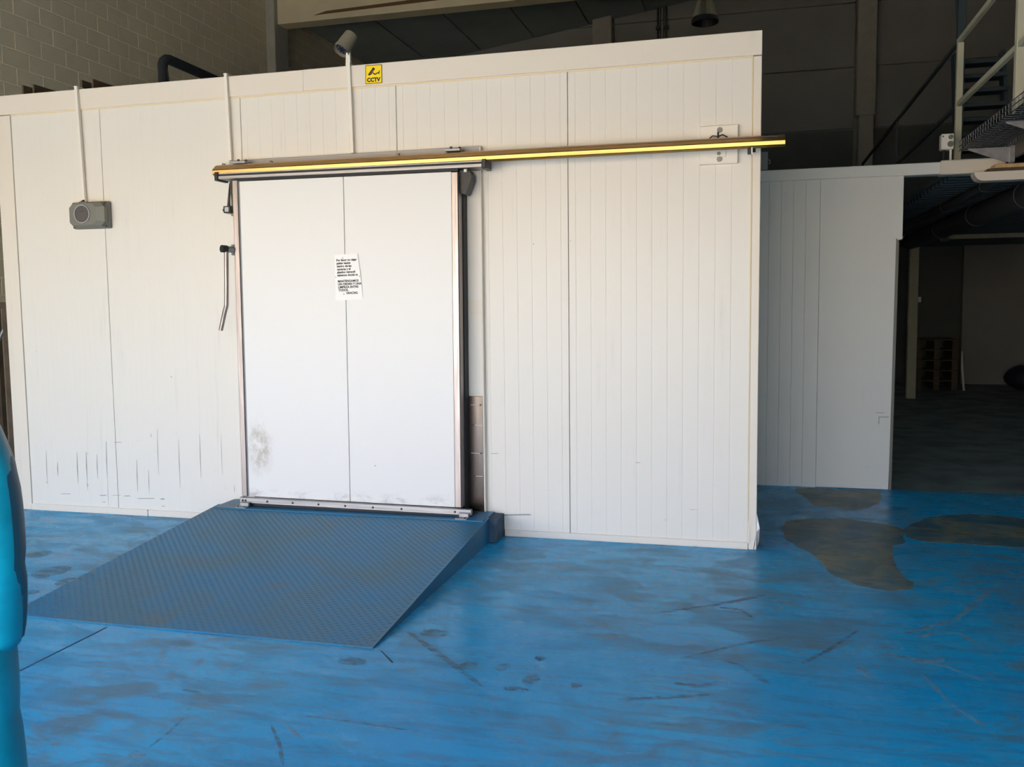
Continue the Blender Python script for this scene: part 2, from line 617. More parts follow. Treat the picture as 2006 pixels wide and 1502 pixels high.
WEAR_STRIPS = [('p', 0.014, [(1.324, -1.881), (1.391, -2.195), (1.473, -2.352)]), ('p', 0.0128, [(1.231, -1.669), (1.452, -1.783), (1.559, -1.891)]), ('p', 0.0204, [(1.328, -1.383), (1.601, -1.138), (1.984, -0.408)]), ('p', 0.0141, [(1.361, -1.458), (1.469, -1.35), (1.586, -1.323), (1.645, -1.509)]), ('p', 0.0242, [(1.07, -1.856), (1.117, -1.99)]), ('p', 0.0257, [(1.211, -1.661), (1.337, -1.741), (1.452, -1.678)]), ('b', 0.0221, [(-1.01, -1.904), (-0.762, -2.141), (-0.457, -2.446)]), ('b', 0.0169, [(0.474, -1.907), (0.574, -1.961), (0.7, -2.147)]), ('b', 0.0113, [(0.461, -1.202), (0.565, -1.212), (0.629, -1.324)]), ('b', 0.0094, [(-1.695, -2.755), (-1.587, -2.761)]), ('b', 0.0064, [(-1.058, -2.857), (-0.839, -2.863), (-0.583, -2.879)]), ('b', 0.0083, [(-1.159, -2.952), (-1.05, -3.081), (-0.952, -3.228)]), ('b', 0.0066, [(-1.519, -2.98), (-1.498, -3.106), (-1.497, -3.228)]), ('b', 0.0183, [(0.307, -2.219), (0.413, -2.225), (0.504, -2.161)]), ('b', 0.0199, [(0.101, -2.43), (0.279, -2.368), (0.477, -2.291)]), ('b', 0.0199, [(0.697, -0.933), (0.434, -1.167), (0.158, -1.353)]), ('b', 0.0129, [(0.758, -1.584), (0.617, -1.671), (0.307, -1.946)]), ('b', 0.0128, [(1.119, -1.396), (0.955, -1.702), (0.835, -1.882)]), ('p', 0.0082, [(-1.097, -2.946), (-0.953, -3.057)])]
WEAR_SPOTS = [('b', -0.591, -2.234, 0.039, 0.038), ('b', -0.437, -2.222, 0.03, 0.038), ('b', -0.301, -2.083, 0.022, 0.029), ('b', -0.287, -2.316, 0.032, 0.052), ('b', -0.087, -2.322, 0.021, 0.04), ('p', -1.503, -3.276, 0.029, 0.026), ('b', -0.876, -1.894, 0.073, 0.052), ('b', -1.116, -2.31, 0.068, 0.044), ('b', -0.324, -2.431, 0.051, 0.024), ('b', -3.519, -1.438, 0.094, 0.128), ('b', -3.227, -1.583, 0.119, 0.084), ('b', -3.909, -1.114, 0.084, 0.084), ('b', -3.332, -1.802, 0.044, 0.039)]
for k_, w_, pts in WEAR_STRIPS:
    P_ = [Vector(p) for p in pts]
    L, Rr = [], []
    for i in range(len(P_) - 1):
        for q in range(5):
            t = q / 5
            d_ = (P_[i + 1] - P_[i]).normalized()
            nrm = Vector((-d_.y, d_.x))
            c_ = P_[i].lerp(P_[i + 1], t)
            ww = 1.7 * w_ * random.uniform(0.55, 1.25) * (0.4 if i == 0 and q == 0 else 1)
            L.append(c_ + nrm * ww / 2)
            Rr.append(c_ - nrm * ww / 2)
    L.append(P_[-1])
    poly = [tuple(p) for p in L] + [tuple(p) for p in reversed(Rr)]
    MB().prism(poly, 'z', -0.003, 0.0008).build('scratch', 'wear_pale' if k_ == 'p' else 'wear_brown', fl)
for k_, x_, y_, a_, b_ in WEAR_SPOTS:
    film('scuff_patch', [(x_ + a_ * math.cos(R(t)), y_ + b_ * math.sin(R(t))) for t in range(0, 360, 45)], 0.0009, 'wear_pale' if k_ == 'p' else 'wear_brown', fl, 0.008)

# yard outside
struct(B(-45, 45, -60, DOOR_Y, -0.30, -0.02).build('ground_outside', 'yard'))

# front wall with the loading opening (behind the camera)
wf = struct(B(HX0 - 0.3, DOOR_X0, DOOR_Y - 0.25, DOOR_Y, -0.3, 9.4).build('wall_front', 'backwall'))
B(DOOR_X1, HX1 + 0.3, DOOR_Y - 0.25, DOOR_Y, -0.3, 9.4).build('wall_panel', 'backwall', wf)
B(DOOR_X0, DOOR_X1, DOOR_Y - 0.25, DOOR_Y, DOOR_Z, 9.4).build('lintel', 'backwall', wf)
struct(B(HX1, HX1 + 0.3, DOOR_Y, HY1 + 0.3, -0.3, 9.4).build('wall_right', 'backwall'))

# left wall of blocks
wl = struct(B(HX0 - 0.3, HX0 - 0.004, DOOR_Y, HY1, -0.3, 9.4).build('wall_left', 'mortar'))
bmk = bmesh.new()
bmesh.ops.create_cube(bmk, size=1.0)
for q in bmk.verts:
    q.co = (q.co.x * 0.05 - 0.025, q.co.y * 0.391, q.co.z * 0.191)
bmesh.ops.bevel(bmk, geom=[e for e in bmk.edges if all(v.co.x > -0.001 for v in e.verts)], offset=0.004, segments=1, affect='EDGES')
blk = bpy.data.meshes.new('block')
bmk.to_mesh(blk)
bmk.free()
blk.materials.append(M['block'])


def project(p):
    d = Vector(p) - cam.location
    z = d.dot(fw)
    if z < 0.1:
        return None
    return 1003 + F_PX * d.dot(rt) / z, 751 - F_PX * d.dot(up) / z


seen, rest = [], []
for k in range(0, 46):
    zc = -0.015 + 0.2 * k + 0.1
    off = 0.309 if k % 2 == 0 else 0.109
    y = DOOR_Y + ((off - DOOR_Y) % 0.4) + 0.2 - 0.4 + 0.4
    while y < HY1 - 0.25:
        if zc < 9.2:
            pr = project((HX0, y, zc))
            vis = pr and -30 < pr[0] < 560 and -25 < pr[1] and (pr[1] < 195 - 0.0857 * pr[0] or (pr[0] < 36 and pr[1] > 380))
            if vis and y < 8.5:
                d = (Vector((HX0, y, zc)) - cam.location).length
                seen.append((d, y, zc))
            else:
                rest.append((y, zc))
        y += 0.4
seen.sort()
for d, y, zc in seen[300:]:
    rest.append((y, zc))
for d, y, zc in seen[:300]:
    o = bpy.data.objects.new('block', blk)
    C.objects.link(o)
    o.parent = wl
    o.location = (HX0 + random.uniform(-0.0008, 0.0008), y, zc)
mb = MB()
for y, zc in rest:
    mb.add([(HX0, y - 0.195, zc - 0.095), (HX0, y + 0.195, zc - 0.095), (HX0, y + 0.195, zc + 0.095), (HX0, y - 0.195, zc + 0.095),
            (HX0 - 0.05, y - 0.195, zc - 0.095), (HX0 - 0.05, y + 0.195, zc - 0.095), (HX0 - 0.05, y + 0.195, zc + 0.095), (HX0 - 0.05, y - 0.195, zc + 0.095)],
           [(0, 1, 2, 3), (0, 4, 5, 1), (1, 5, 6, 2), (2, 6, 7, 3), (3, 7, 4, 0)])
o = mb.build('block_courses', 'block', wl)
o['kind'] = 'stuff'
# column of the left wall and the beam it carries
B(HX0, HX0 + 0.17, 8.58, 9.05, 0, 9.2, 0.01).build('pilaster', 'pilaster', wl)

# back wall
wb = struct(B(HX0 - 0.3, HX1 + 0.3, HY1, HY1 + 0.3, -0.3, 9.6).build('wall_back', 'backwall'))
for x0, x1 in ((-7.6, -2.70), (-2.27, 2.55), (2.92, 9.0)):
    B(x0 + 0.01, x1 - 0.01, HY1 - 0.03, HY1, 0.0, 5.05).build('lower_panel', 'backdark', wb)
    for z0, z1 in ((5.07, 6.25), (6.27, 7.5), (7.52, 8.7)):
        B(x0 + 0.01, x1 - 0.01, HY1 - 0.06, HY1, z0, z1, 0.008).build('precast_panel', 'backwall', wb)
for x0, x1 in ((-2.69, -2.28), (2.555, 2.915)):
    p = B(x0 + 0.05, x1 - 0.03, HY1 - 0.34, HY1, 0.0, 5.27, 0.015).box(x0, x1, HY1 - 0.34, HY1, 5.27, 9.3, 0.015).build('pilaster', 'pilaster', wb)

# roof
RIDGE = 2.0


def roof_z(x):
    return 6.89 + 0.138 * (x + 7.6) if x <= RIDGE else 6.89 + 0.138 * (RIDGE + 7.6) - 0.138 * (x - RIDGE)


def slab(x0, x1, y0, y1, th, up_=0.0):
    a, b = roof_z(x0) + up_, roof_z(x1) + up_
    return MB().prism([(x0, a), (x1, b), (x1, b + th), (x0, a + th)], 'y', y0, y1)


ce = struct(slab(HX0, RIDGE, 8.8, HY1, 0.1, 0.06).build('ceiling', 'roof'))
slab(RIDGE, HX1, 8.8, HY1, 0.1, 0.06).build('roof_slope', 'roof', ce)
slab(HX0, RIDGE, DOOR_Y, 8.8, 0.1, 0.75).build('roof_slope', 'roof', ce)
slab(RIDGE, HX1, DOOR_Y, 8.8, 0.1, 0.75).build('roof_slope', 'roof', ce)
MB().box(HX0, HX1, 8.8, 8.9, 6.7, 9.2).build('roof_riser', 'roof', ce)
x = HX0
while x < RIDGE - 0.1:
    slab(x + 0.015, x + 1.2 - 0.015 if x > HX0 else x + 1.185, 9.0, HY1 - 0.02, 0.055).build('roof_panel', 'roof', ce)
    x += 1.2 if x > HX0 else 1.2
bm_ = MB().prism([(-7.45, 6.54), (8.9, 6.54), (8.9, 8.1), (2.0, 8.7), (-6.9, 7.3), (-7.45, 7.0)], 'y', 8.7, 9.0).build('ceiling_beam', 'beam', None)
struct(bm_)
MB().prism([(-6.74, 6.628), (-6.5, 6.680), (-2.5, 6.775), (-2.5, 6.700), (-6.5, 6.634)], 'y', 8.692, 8.71).build('groove_shade_strip', 'groove', bm_)  # brown strip painted in for the shaded face of a recess

# ================================================================== COLD ROOM
CR = thing('cold_room', 'white insulated panel cold room filling the middle, sliding door in its front', 'cold room', (-2.2, 0, 0))
seams = [-4.98, -4.168, -2.975, -1.772, -0.572, 0.597]
TOPZ = 3.11
H_CR = 3.26
DEPTH = 3.2


def panel_mesh(x0, x1, z0, z1, yf, groove=0.0015, first=0.05, pitch=0.1, w_=0.005):
    """sheet with shallow vertical grooves; front at yf, turned back at both edges"""
    prof = [(x0 + 0.002, yf + 0.02), (x0 + 0.002, yf + 0.003), (x0 + 0.004, yf)]
    xg = x0 + first
    while xg < x1 - 0.03:
        prof += [(xg - w_ / 2, yf), (xg, yf + groove), (xg + w_ / 2, yf)]
        xg += pitch
    prof += [(x1 - 0.004, yf), (x1 - 0.002, yf + 0.003), (x1 - 0.002, yf + 0.02)]
    vs = [(a, b, z0) for a, b in prof] + [(a, b, z1) for a, b in prof]
    n = len(prof)
    return MB().add(vs, [(i, i + 1, n + i + 1, n + i) for i in range(n - 1)])


B(-5.10, 0.63, 0.012, 0.10, 0.0, 3.2).build('wall_core', 'core', CR)
for i in range(5):
    g = 0.0005 if i < 2 else 0.0015
    z0 = 0.05 if i < 2 else 0.045
    panel_mesh(seams[i], seams[i + 1], z0, TOPZ, 0.0, g).build('wall_panel', 'panel', CR)
B(-5.125, -2.46, -0.016, 0.10, TOPZ + 0.004, H_CR, 0.003).build('fascia_strip', 'trim', CR)
B(-2.458, 0.653, -0.020, 0.10, TOPZ + 0.004, H_CR, 0.003).build('fascia_strip', 'trim', CR)
B(-4.98, 0.60, -0.005, 0.01, TOPZ - 0.006, TOPZ + 0.006, 0.002).build('sealant_bead', 'sealant', CR)
B(0.594, 0.601, -0.004, 0.01, 0.05, TOPZ, 0.0015).build('sealant_bead', 'sealant', CR)
B(-5.123, -4.983, -0.006, 0.10, 0.0, TOPZ, 0.003).build('corner_trim', 'trim', CR)
B(0.602, 0.652, -0.006, 0.06, 0.0, TOPZ, 0.003).build('corner_trim', 'trim', CR)
B(-4.978, -3.9, -0.012, 0.02, 0.0, 0.052, 0.003).build('kick_strip', 'trim', CR)
B(-3.896, -3.14, -0.010, 0.02, 0.0, 0.050, 0.003).build('kick_strip', 'trim', CR)
B(-1.03, 0.60, -0.012, 0.02, 0.0, 0.046, 0.003).build('kick_strip', 'trim', CR)
B(0.60, 0.648, 0.06, DEPTH, 0.0, 3.2).build('side_panel', 'panel', CR)
B(-5.12, -5.07, 0.10, DEPTH, 0.0, 3.2).build('side_panel', 'panel', CR)
B(-5.07, 0.60, DEPTH - 0.05, DEPTH, 0.0, 3.2).build('back_panel', 'panel', CR)
B(-5.12, 0.648, 0.10, DEPTH, 3.2, 3.25).build('roof_panel', 'panel', CR)
mb = MB()
for k_, a_, b_, c_, d_, w_ in [('v', -4.818, -4.824, 0.226, 0.482, 0.006), ('v', -4.716, -4.719, 0.283, 0.394, 0.01), ('v', -4.528, -4.533, 0.233, 0.482, 0.008), ('v', -4.442, -4.446, 0.261, 0.485, 0.01), ('v', -4.446, -4.448, 0.179, 0.261, 0.005), ('v', -4.344, -4.347, 0.277, 0.468, 0.008), ('v', -4.253, -4.258, 0.276, 0.571, 0.008), ('v', -4.257, -4.26, 0.045, 0.268, 0.003), ('v', -3.982, -3.986, 0.19, 0.439, 0.008), ('v', -3.881, -3.883, 0.182, 0.362, 0.006), ('v', -3.787, -3.791, 0.326, 0.682, 0.006), ('v', -3.603, -3.606, 0.234, 0.608, 0.006), ('v', -3.419, -3.421, 0.32, 0.652, 0.006), ('v', -3.235, -3.237, 0.346, 0.657, 0.004), ('v', -3.139, -3.139, 0.214, 0.272, 0.005), ('v', -3.844, -3.844, 0.614, 0.645, 0.006), ('h', -4.344, -4.268, 0.143, 0.146, 0.006), ('h', -4.231, -4.137, 0.148, 0.152, 0.003), ('h', -4.118, -4.053, 0.148, 0.151, 0.006), ('h', -3.999, -3.833, 0.133, 0.141, 0.005), ('h', -3.793, -3.743, 0.138, 0.141, 0.01), ('h', -3.782, -3.745, 0.083, 0.085, 0.006), ('h', -4.188, -4.104, 0.569, 0.571, 0.004), ('h', -4.708, -4.602, 0.14, 0.144, 0.004), ('h', -4.319, -4.281, 0.091, 0.093, 0.005), ('h', -1.133, -1.067, 0.574, 0.576, 0.004), ('h', -0.135, -0.091, 0.543, 0.544, 0.004), ('h', -1.047, -0.839, 0.147, 0.158, 0.01), ('d', -3.642, 0.0, 1.084, 0.012, 0.0), ('d', -4.429, 0.0, 0.473, 0.01, 0.0), ('d', -4.862, 0.0, 1.276, 0.007, 0.0), ('d', -1.905, -0.2, 0.497, 0.012, 0.0), ('d', -0.811, 0.0, 2.0, 0.01, 0.0), ('d', -0.557, 0.0, 2.013, 0.008, 0.0), ('d', -0.569, 0.0, 1.632, 0.007, 0.0), ('d', -4.829, 0.0, 0.226, 0.013, 0.0), ('d', -4.444, 0.0, 0.22, 0.013, 0.0)]:
    if k_ == 'v':
        mb.add([(a_ - w_ * 0.2, -0.0012, d_), (a_ + w_ * 0.2, -0.0012, d_), (b_ + w_ * 0.5, -0.0012, (c_ + d_) / 2), (b_ + w_ * 0.15, -0.0012, c_), (b_ - w_ * 0.15, -0.0012, c_), (b_ - w_ * 0.5, -0.0012, (c_ + d_) / 2)], [(0, 1, 2, 3, 4, 5)])
    elif k_ == 'h':
        mb.add([(a_, -0.0012, c_), (a_ + 0.02, -0.0012, c_ - w_ / 2), (b_ - 0.01, -0.0012, d_ - w_ / 2), (b_, -0.0012, d_), (b_ - 0.02, -0.0012, d_ + w_ / 2), (a_ + 0.015, -0.0012, c_ + w_ / 2)], [(0, 1, 2, 3, 4, 5)])
    else:
        r_ = d_ / 2
        mb.add([(a_ + r_ * math.cos(q), b_ - 0.0012, c_ + r_ * 0.8 * math.sin(q)) for q in (0, 1, 2.2, 3.3, 4.4, 5.4)], [(0, 1, 2, 3, 4, 5)])
o = mb.build('scuff_marks', 'scuff', CR)
o['kind'] = 'stuff'
# torn sheet at the right bottom corner
MB().add([(0.652, 0.02, 0.24), (0.672, 0.0, 0.14), (0.668, -0.004, 0.06), (0.654, 0.01, 0.0), (0.651, -0.004, 0.12), (0.640, -0.012, 0.05), (0.632, -0.010, 0.0)],
         [(0, 1, 4), (1, 2, 4), (2, 3, 4), (4, 3, 5), (3, 6, 5)]).build('torn_flap', 'galv', CR)
MB().add([(0.600, -0.007, 0.20), (0.612, -0.013, 0.10), (0.606, -0.016, 0.05), (0.596, -0.009, 0.04)], [(0, 1, 2, 3)]).build('torn_flap', 'trim', CR)
# door surround: white post right of the door with steel kick plate
pst = B(-1.290, -1.161, -0.032, 0.0, 0.165, 2.50, 0.004).build('door_post', 'panel', CR)
B(-1.288, -1.162, -0.0335, -0.03, 1.53, 1.635).build('tape_band', 'trim', pst)
B(-1.17, -1.158, -0.040, 0.0, 0.165, 2.655, 0.003).build('post_edge', 'trim', CR)
kp = B(-1.278, -1.168, -0.040, -0.033, 0.17, 0.975, 0.002).build('kick_plate', 'kick', CR)
for px_, pz in ((-1.186, 0.915), (-1.238, 0.775), (-1.186, 0.58), (-1.236, 0.42)):
    MB().cyl((px_, -0.0405, pz), (px_, -0.046, pz), 0.0075, 0.006, 10).build('screw', 'screw', kp)
    xa, xb = (px_ - 0.07, px_) if px_ > -1.2 else (px_, px_ + 0.06)
    B(xa, xb, -0.0425, -0.0395, pz - 0.0022, pz + 0.0022).build('slot', 'alu', kp)

# ================================================================== LOADING RAMP
RP = thing('loading_ramp', 'blue painted chequer plate ramp leading up to the sliding door', 'ramp', (-2.1, -1.1, 0))
RX0, RX1, RY0, RY1, RZ = -3.15, -1.085, -2.15, -0.20, 0.165


def rz(y):
    return RZ * (y - RY0) / (RY1 - RY0) if y < RY1 else RZ


MB().add([(RX0, RY0, 0), (RX1, RY0, 0), (RX1, RY1, RZ), (RX0, RY1, RZ), (RX0, RY0, 0.006), (RX1, RY0, 0.006), (RX1, RY1, RZ + 0.006), (RX0, RY1, RZ + 0.006)],
         [(0, 1, 2, 3), (4, 7, 6, 5), (0, 4, 5, 1), (1, 5, 6, 2), (2, 6, 7, 3), (3, 7, 4, 0)]).build('deck_plate', 'ramp', RP)
for xs in ((RX0, RX0 + 0.006), (RX1 - 0.012, RX1 - 0.004)):
    MB().prism([(RY0 + 0.06, 0.0), (RY1, 0.0), (RY1, RZ), (RY0 + 0.06, rz(RY0 + 0.06))], 'x', *xs).build('side_plate', 'ramp', RP)
mb = MB()
py, row = 0.0245, 0
y = RY0 + 0.02
while y < RY1 - 0.015:
    x = RX0 + 0.015 + (0.022 if row % 2 else 0)
    zc = rz(y) + 0.006
    while x < RX1 - 0.02:
        a = 0.017
        mb.add([(x - a, y, zc), (x, y - 0.006, zc - 0.0004), (x + a, y, zc), (x, y + 0.006, zc + 0.0005), (x, y, zc + 0.0032)],
               [(0, 1, 4), (1, 2, 4), (2, 3, 4), (3, 0, 4)])
        x += 0.044
    y += py
    row += 1
o = mb.build('tread_lugs', 'ramp', RP)
o['kind'] = 'stuff'
MB().box(-3.13, -1.035, -0.198, -0.0, 0.0, 0.160, 0.006).build('concrete_sill', 'sill', RP)
MB().box(-3.13, -1.10, -0.30, -0.02, 0.160, 0.172, 0.003).build('top_plate', 'ramp', RP)

# ================================================================== SLIDING DOOR
DR = thing('sliding_door', 'white two-leaf panel sliding door with steel edges above the ramp', 'door', (-2.1, -0.14, 0.2))
YD = -0.20
B(-2.895, -2.103, YD, -0.07, 0.235, 2.478, 0.002).build('door_leaf', 'leaf', DR)
B(-2.099, -1.328, YD, -0.07, 0.235, 2.478, 0.002).build('door_leaf', 'leaf', DR)
B(-2.12, -2.08, -0.19, -0.075, 0.236, 2.477).build('seam_filler', 'core', DR)
B(-2.953, -2.906, YD - 0.004, -0.068, 0.232, 2.49, 0.006).build('edge_profile', 'steel', DR)
B(-2.906, -2.894, YD + 0.004, -0.09, 0.234, 2.48).build('edge_seal', 'greysheet', DR)
B(-1.330, -1.279, YD - 0.004, -0.125, 0.232, 2.478, 0.006).build('edge_profile', 'steel', DR)
B(-2.93, -1.283, -0.068, -0.034, 0.20, 2.49).build('rear_gasket', 'rubber', DR)
B(-1.330, -1.272, -0.125, -0.036, 0.20, 2.478, 0.004).build('edge_gasket', 'rubber', DR)
B(-2.93, -1.282, YD - 0.002, -0.08, 2.481, 2.497).build('top_gasket', 'rubber', DR)
hp = B(-3.055, -1.115, YD - 0.012, -0.09, 2.498, 2.520, 0.002).build('hanger_profile', 'alu', DR)
B(-3.055, -1.115, YD - 0.004, -0.09, 2.520, 2.532).build('hanger_slot', 'rubber', hp)
B(-3.055, -1.115, YD - 0.010, -0.09, 2.532, 2.540, 0.001).build('hanger_lip', 'alu', hp)
for xa in (-3.085, -1.115):
    MB().box(xa, xa + 0.030, YD - 0.016, -0.08, 2.488, 2.548, 0.004).build('end_cap', 'plastic', hp)
gb = B(-2.955, -1.203, YD - 0.030, YD - 0.002, 0.190, 0.232, 0.003).build('guide_bar', 'alu', DR)
for px_ in (476, 482, 527, 579, 631, 684, 738, 793, 893):
    xs = -2.953 + (px_ - 470) / 453 * 1.75
    MB().cyl((xs, YD - 0.029, 0.210), (xs, YD - 0.036, 0.210), 0.0085, 0.006, 10).build('screw', 'screw', gb)
B(-2.95, -1.21, YD - 0.012, -0.08, 0.170, 0.190).build('floor_sweep', 'rubber', DR)
# roller covers
MB().prism([(-1.281, 2.488), (-1.212, 2.486), (-1.205, 2.470), (-1.207, 2.424), (-1.246, 2.330), (-1.279, 2.345)], 'y', YD + 0.03, -0.075).build('roller_cover', 'plastic', DR)
MB().prism([(-1.210, 2.478), (-1.198, 2.462), (-1.200, 2.425), (-1.238, 2.334), (-1.247, 2.331), (-1.209, 2.424)], 'y', YD + 0.022, -0.07).build('cover_rim', 'plastic', DR)
MB().cyl((-1.235, YD + 0.02, 2.492), (-1.235, YD + 0.02, 2.474), 0.012, n=8).build('roller_bolt', 'white_pl', DR)
MB().prism([(-2.952, 2.488), (-2.992, 2.486), (-2.986, 2.455), (-2.952, 2.36)], 'y', YD + 0.03, -0.075).build('roller_cover', 'plastic', DR)
# lever handle on the left edge
hb = B(-2.972, -2.952, YD - 0.01, -0.10, 1.965, 2.040, 0.003).build('handle_base', 'greysheet', DR)
MB().tube([(-2.962, YD - 0.005, 2.004), (-2.985, YD - 0.045, 2.006)], 0.022, 16).build('handle_spindle', 'galv', hb)
MB().tube([(-2.984, YD - 0.043, 2.006), (-3.004, YD - 0.080, 2.008)], 0.026, 18).build('handle_knob', 'plastic', hb)
lv = MB().tube([(-2.985, YD - 0.05, 2.0), (-2.988, YD - 0.055, 1.80), (-2.992, YD - 0.06, 1.62), (-2.994, YD - 0.062, 1.60),
                (-3.000, YD - 0.070, 1.57), (-3.022, YD - 0.095, 1.435)], 0.0155, 14).build('handle_lever', 'steel', hb, smooth=True)
DR.rotation_euler = (0, R(0.33), 0)

# floor guides on the ramp
for x0, lab in ((-2.915, 'small steel floor guide at the left foot of the sliding door'), (-1.262, 'small steel floor guide at the right foot of the sliding door')):
    g = thing('floor_guide', lab, 'door guide', (x0, -0.26, 0.172), 'floor guides under the sliding door')
    B(x0 - 0.035, x0 + 0.045, -0.30, -0.215, 0.172, 0.178, 0.001).build('base_plate', 'galv', g)
    B(x0 - 0.020, x0 + 0.050, -0.262, -0.236, 0.178, 0.206, 0.003).build('guide_block', 'galv', g)
    for dx in (-0.02, 0.03):
        MB().cyl((x0 + dx, -0.285, 0.178), (x0 + dx, -0.285, 0.185), 0.006, n=8).build('bolt', 'screw', g)

# ================================================================== RAIL
RL = thing('door_rail', 'long gold rail cover running above the sliding door', 'door rail', (-1.15, -0.1, 2.57))
prof = [(-0.105, 2.612), (-0.150, 2.607), (-0.165, 2.600), (-0.204, 2.568), (-0.208, 2.562), (-0.2035, 2.541), (-0.200, 2.537), (-0.186, 2.527), (-0.178, 2.530), (-0.193, 2.546), (-0.196, 2.560), (-0.155, 2.596), (-0.105, 2.602)]
x0, x1 = -3.092, 0.790
vs = [(x0, y, z + 0.004) for y, z in prof] + [(x1, y, z - 0.007) for y, z in prof]
n = len(prof)
MB().add(vs, [tuple(range(n)), tuple(range(2 * n - 1, n - 1, -1))] + [(i, i + n, (i + 1) % n + n, (i + 1) % n) for i in range(n)]).build('rail_cover', 'gold', RL)
B(-3.07, 0.76, -0.175, -0.115, 2.545, 2.590).build('rail_track', 'screw', RL)
mp = B(-3.06, -1.159, -0.035, 0.0, 2.585, 2.660, 0.003).build('mounting_plate', 'plate', RL)
for bx in (-3.10, -2.72, -1.75, -1.30):
    MB().cyl((bx, -0.034, 2.632), (bx, -0.052, 2.632), 0.011, n=6).build('bolt', 'bolt', mp)
for cx_ in (-2.93, -1.33):
    c_ = B(cx_ - 0.05, cx_ + 0.055, -0.130, -0.035, 2.620, 2.636, 0.002).build('clamp', 'galv', mp)
    MB().cyl((cx_ - 0.02, -0.09, 2.636), (cx_ - 0.02, -0.09, 2.655), 0.009, n=8).build('clamp_bolt', 'screw', c_)
    MB().cyl((cx_ + 0.04, -0.09, 2.636), (cx_ + 0.04, -0.09, 2.650), 0.009, n=8).build('clamp_bolt', 'screw', c_)
bp = B(0.278, 0.514, -0.030, 0.0, 2.462, 2.700, 0.004).build('bracket_plate', 'white_pl', RL)
for zz in (2.671, 2.492):
    MB().cyl((0.402, -0.030, zz), (0.402, -0.036, zz), 0.0175, 0.016, 18).cyl((0.402, -0.036, zz), (0.402, -0.040, zz), 0.009, n=10).build('bolt', 'bolt', bp)
B(0.335, 0.442, -0.036, -0.030, 2.505, 2.56, 0.002).build('inner_plate', 'white_pl', bp)
MB().cyl((0.397, -0.036, 2.525), (0.397, -0.042, 2.525), 0.011, n=14).build('bolt', 'bolt', bp)
MB().tube([(0.34, -0.05, 2.618), (0.36, -0.07, 2.630), (0.395, -0.08, 2.622), (0.42, -0.07, 2.634), (0.45, -0.05, 2.620)], 0.004, 8).build('spring_clip', 'screw', bp)
MB().cyl((0.394, -0.09, 2.605), (0.394, -0.09, 2.648), 0.006, n=8).build('clip_stud', 'screw', bp)
B(0.39, 0.415, -0.15, -0.03, 2.585, 2.60).build('bracket_arm', 'galv', bp)
es = B(0.572, 0.594, -0.185, -0.13, 2.493, 2.545, 0.002).build('end_stop', 'plastic', RL)
B(0.594, 0.602, -0.195, -0.10, 2.486, 2.545, 0.001).build('stop_plate', 'white_pl', es)
MB().cyl((0.602, -0.14, 2.518), (0.620, -0.14, 2.518), 0.014, n=14).build('stop_bumper', 'rubber', es)
B(0.53, 0.56, -0.12, 0.0, 2.575, 2.60).build('bracket_arm', 'galv', RL)

# ================================================================== THINGS ON THE COLD ROOM FRONT
for (xt, xb, zt, zb, lab) in ((-4.337, -4.320, 3.272, 2.425, 'thin white cable trunking running down to the grey control box'),
                              (-3.063, -3.053, 3.270, 2.663, 'thin white cable trunking above the left end of the gold rail'),
                              (-2.103, -2.095, 3.270, 2.664, 'thin white cable trunking beside the yellow CCTV sign')):
    t_ = thing('cable_trunking', lab, 'trunking', (xb, -0.02, zb), 'white cable trunking strips on the cold room front')
    w2, yy = 0.011, -0.0165
    MB().add([(xb - w2, yy + 0.004, zb), (xb + w2, yy + 0.004, zb), (xb + w2, yy - 0.018, zb), (xb - w2, yy - 0.018, zb),
              (xt - w2, yy - 0.003, zt), (xt + w2, yy - 0.003, zt), (xt + w2, yy - 0.024, zt), (xt - w2, yy - 0.024, zt)],
             [(0, 1, 2, 3), (4, 7, 6, 5), (0, 4, 5, 1), (1, 5, 6, 2), (2, 6, 7, 3), (3, 7, 4, 0)]).build('trunking_body', 'white_pl', t_)
    B(xt - w2 - 0.002, xt + w2 + 0.002, yy - 0.027, 0.05, zt - 0.002, zt + 0.006, 0.001).build('trunking_elbow', 'white_pl', t_)

# grey control box
BX = thing('control_box', 'grey plastic control box with a round window on the left panels', 'control box', (-4.25, -0.06, 2.31))
bx0, bx1, bz0, bz1 = -4.410, -4.100, 2.213, 2.414


def octo(x0, x1, z0, z1, c):
    return [(x0 + c, z0), (x1 - c, z0), (x1, z0 + c), (x1, z1 - c), (x1 - c, z1), (x0 + c, z1), (x0, z1 - c), (x0, z0 + c)]


B(bx0, bx1, -0.045, 0.0, bz0, bz1, 0.006).build('back_plate', 'greybox', BX)
B(bx0 + 0.004, bx1 - 0.004, -0.052, -0.044, bz0 + 0.003, bz1 - 0.003, 0.002).build('gasket_line', 'core', BX)
o1, o2 = octo(bx0, bx1, bz0 + 0.01, bz1 - 0.01, 0.035), octo(bx0 + 0.024, bx1 - 0.054, bz0 + 0.022, bz1 - 0.020, 0.030)
hs = MB().add([(a, -0.05, b) for a, b in o1] + [(a, -0.085, b) for a, b in o1] + [(a, -0.115, b) for a, b in o2],
              [tuple(range(16, 24))] + [(i, (i + 1) % 8, 8 + (i + 1) % 8, 8 + i) for i in range(8)] + [(8 + i, 8 + (i + 1) % 8, 16 + (i + 1) % 8, 16 + i) for i in range(8)]).build('housing', 'greybox', BX)
cxw, czw = -4.272, 2.316
ring = []
for rr_, yy in ((0.072, -0.114), (0.070, -0.121), (0.062, -0.121), (0.060, -0.1155)):
    ring.append([(cxw + rr_ * math.cos(2 * math.pi * j / 40), yy, czw + rr_ * math.sin(2 * math.pi * j / 40)) for j in range(40)])
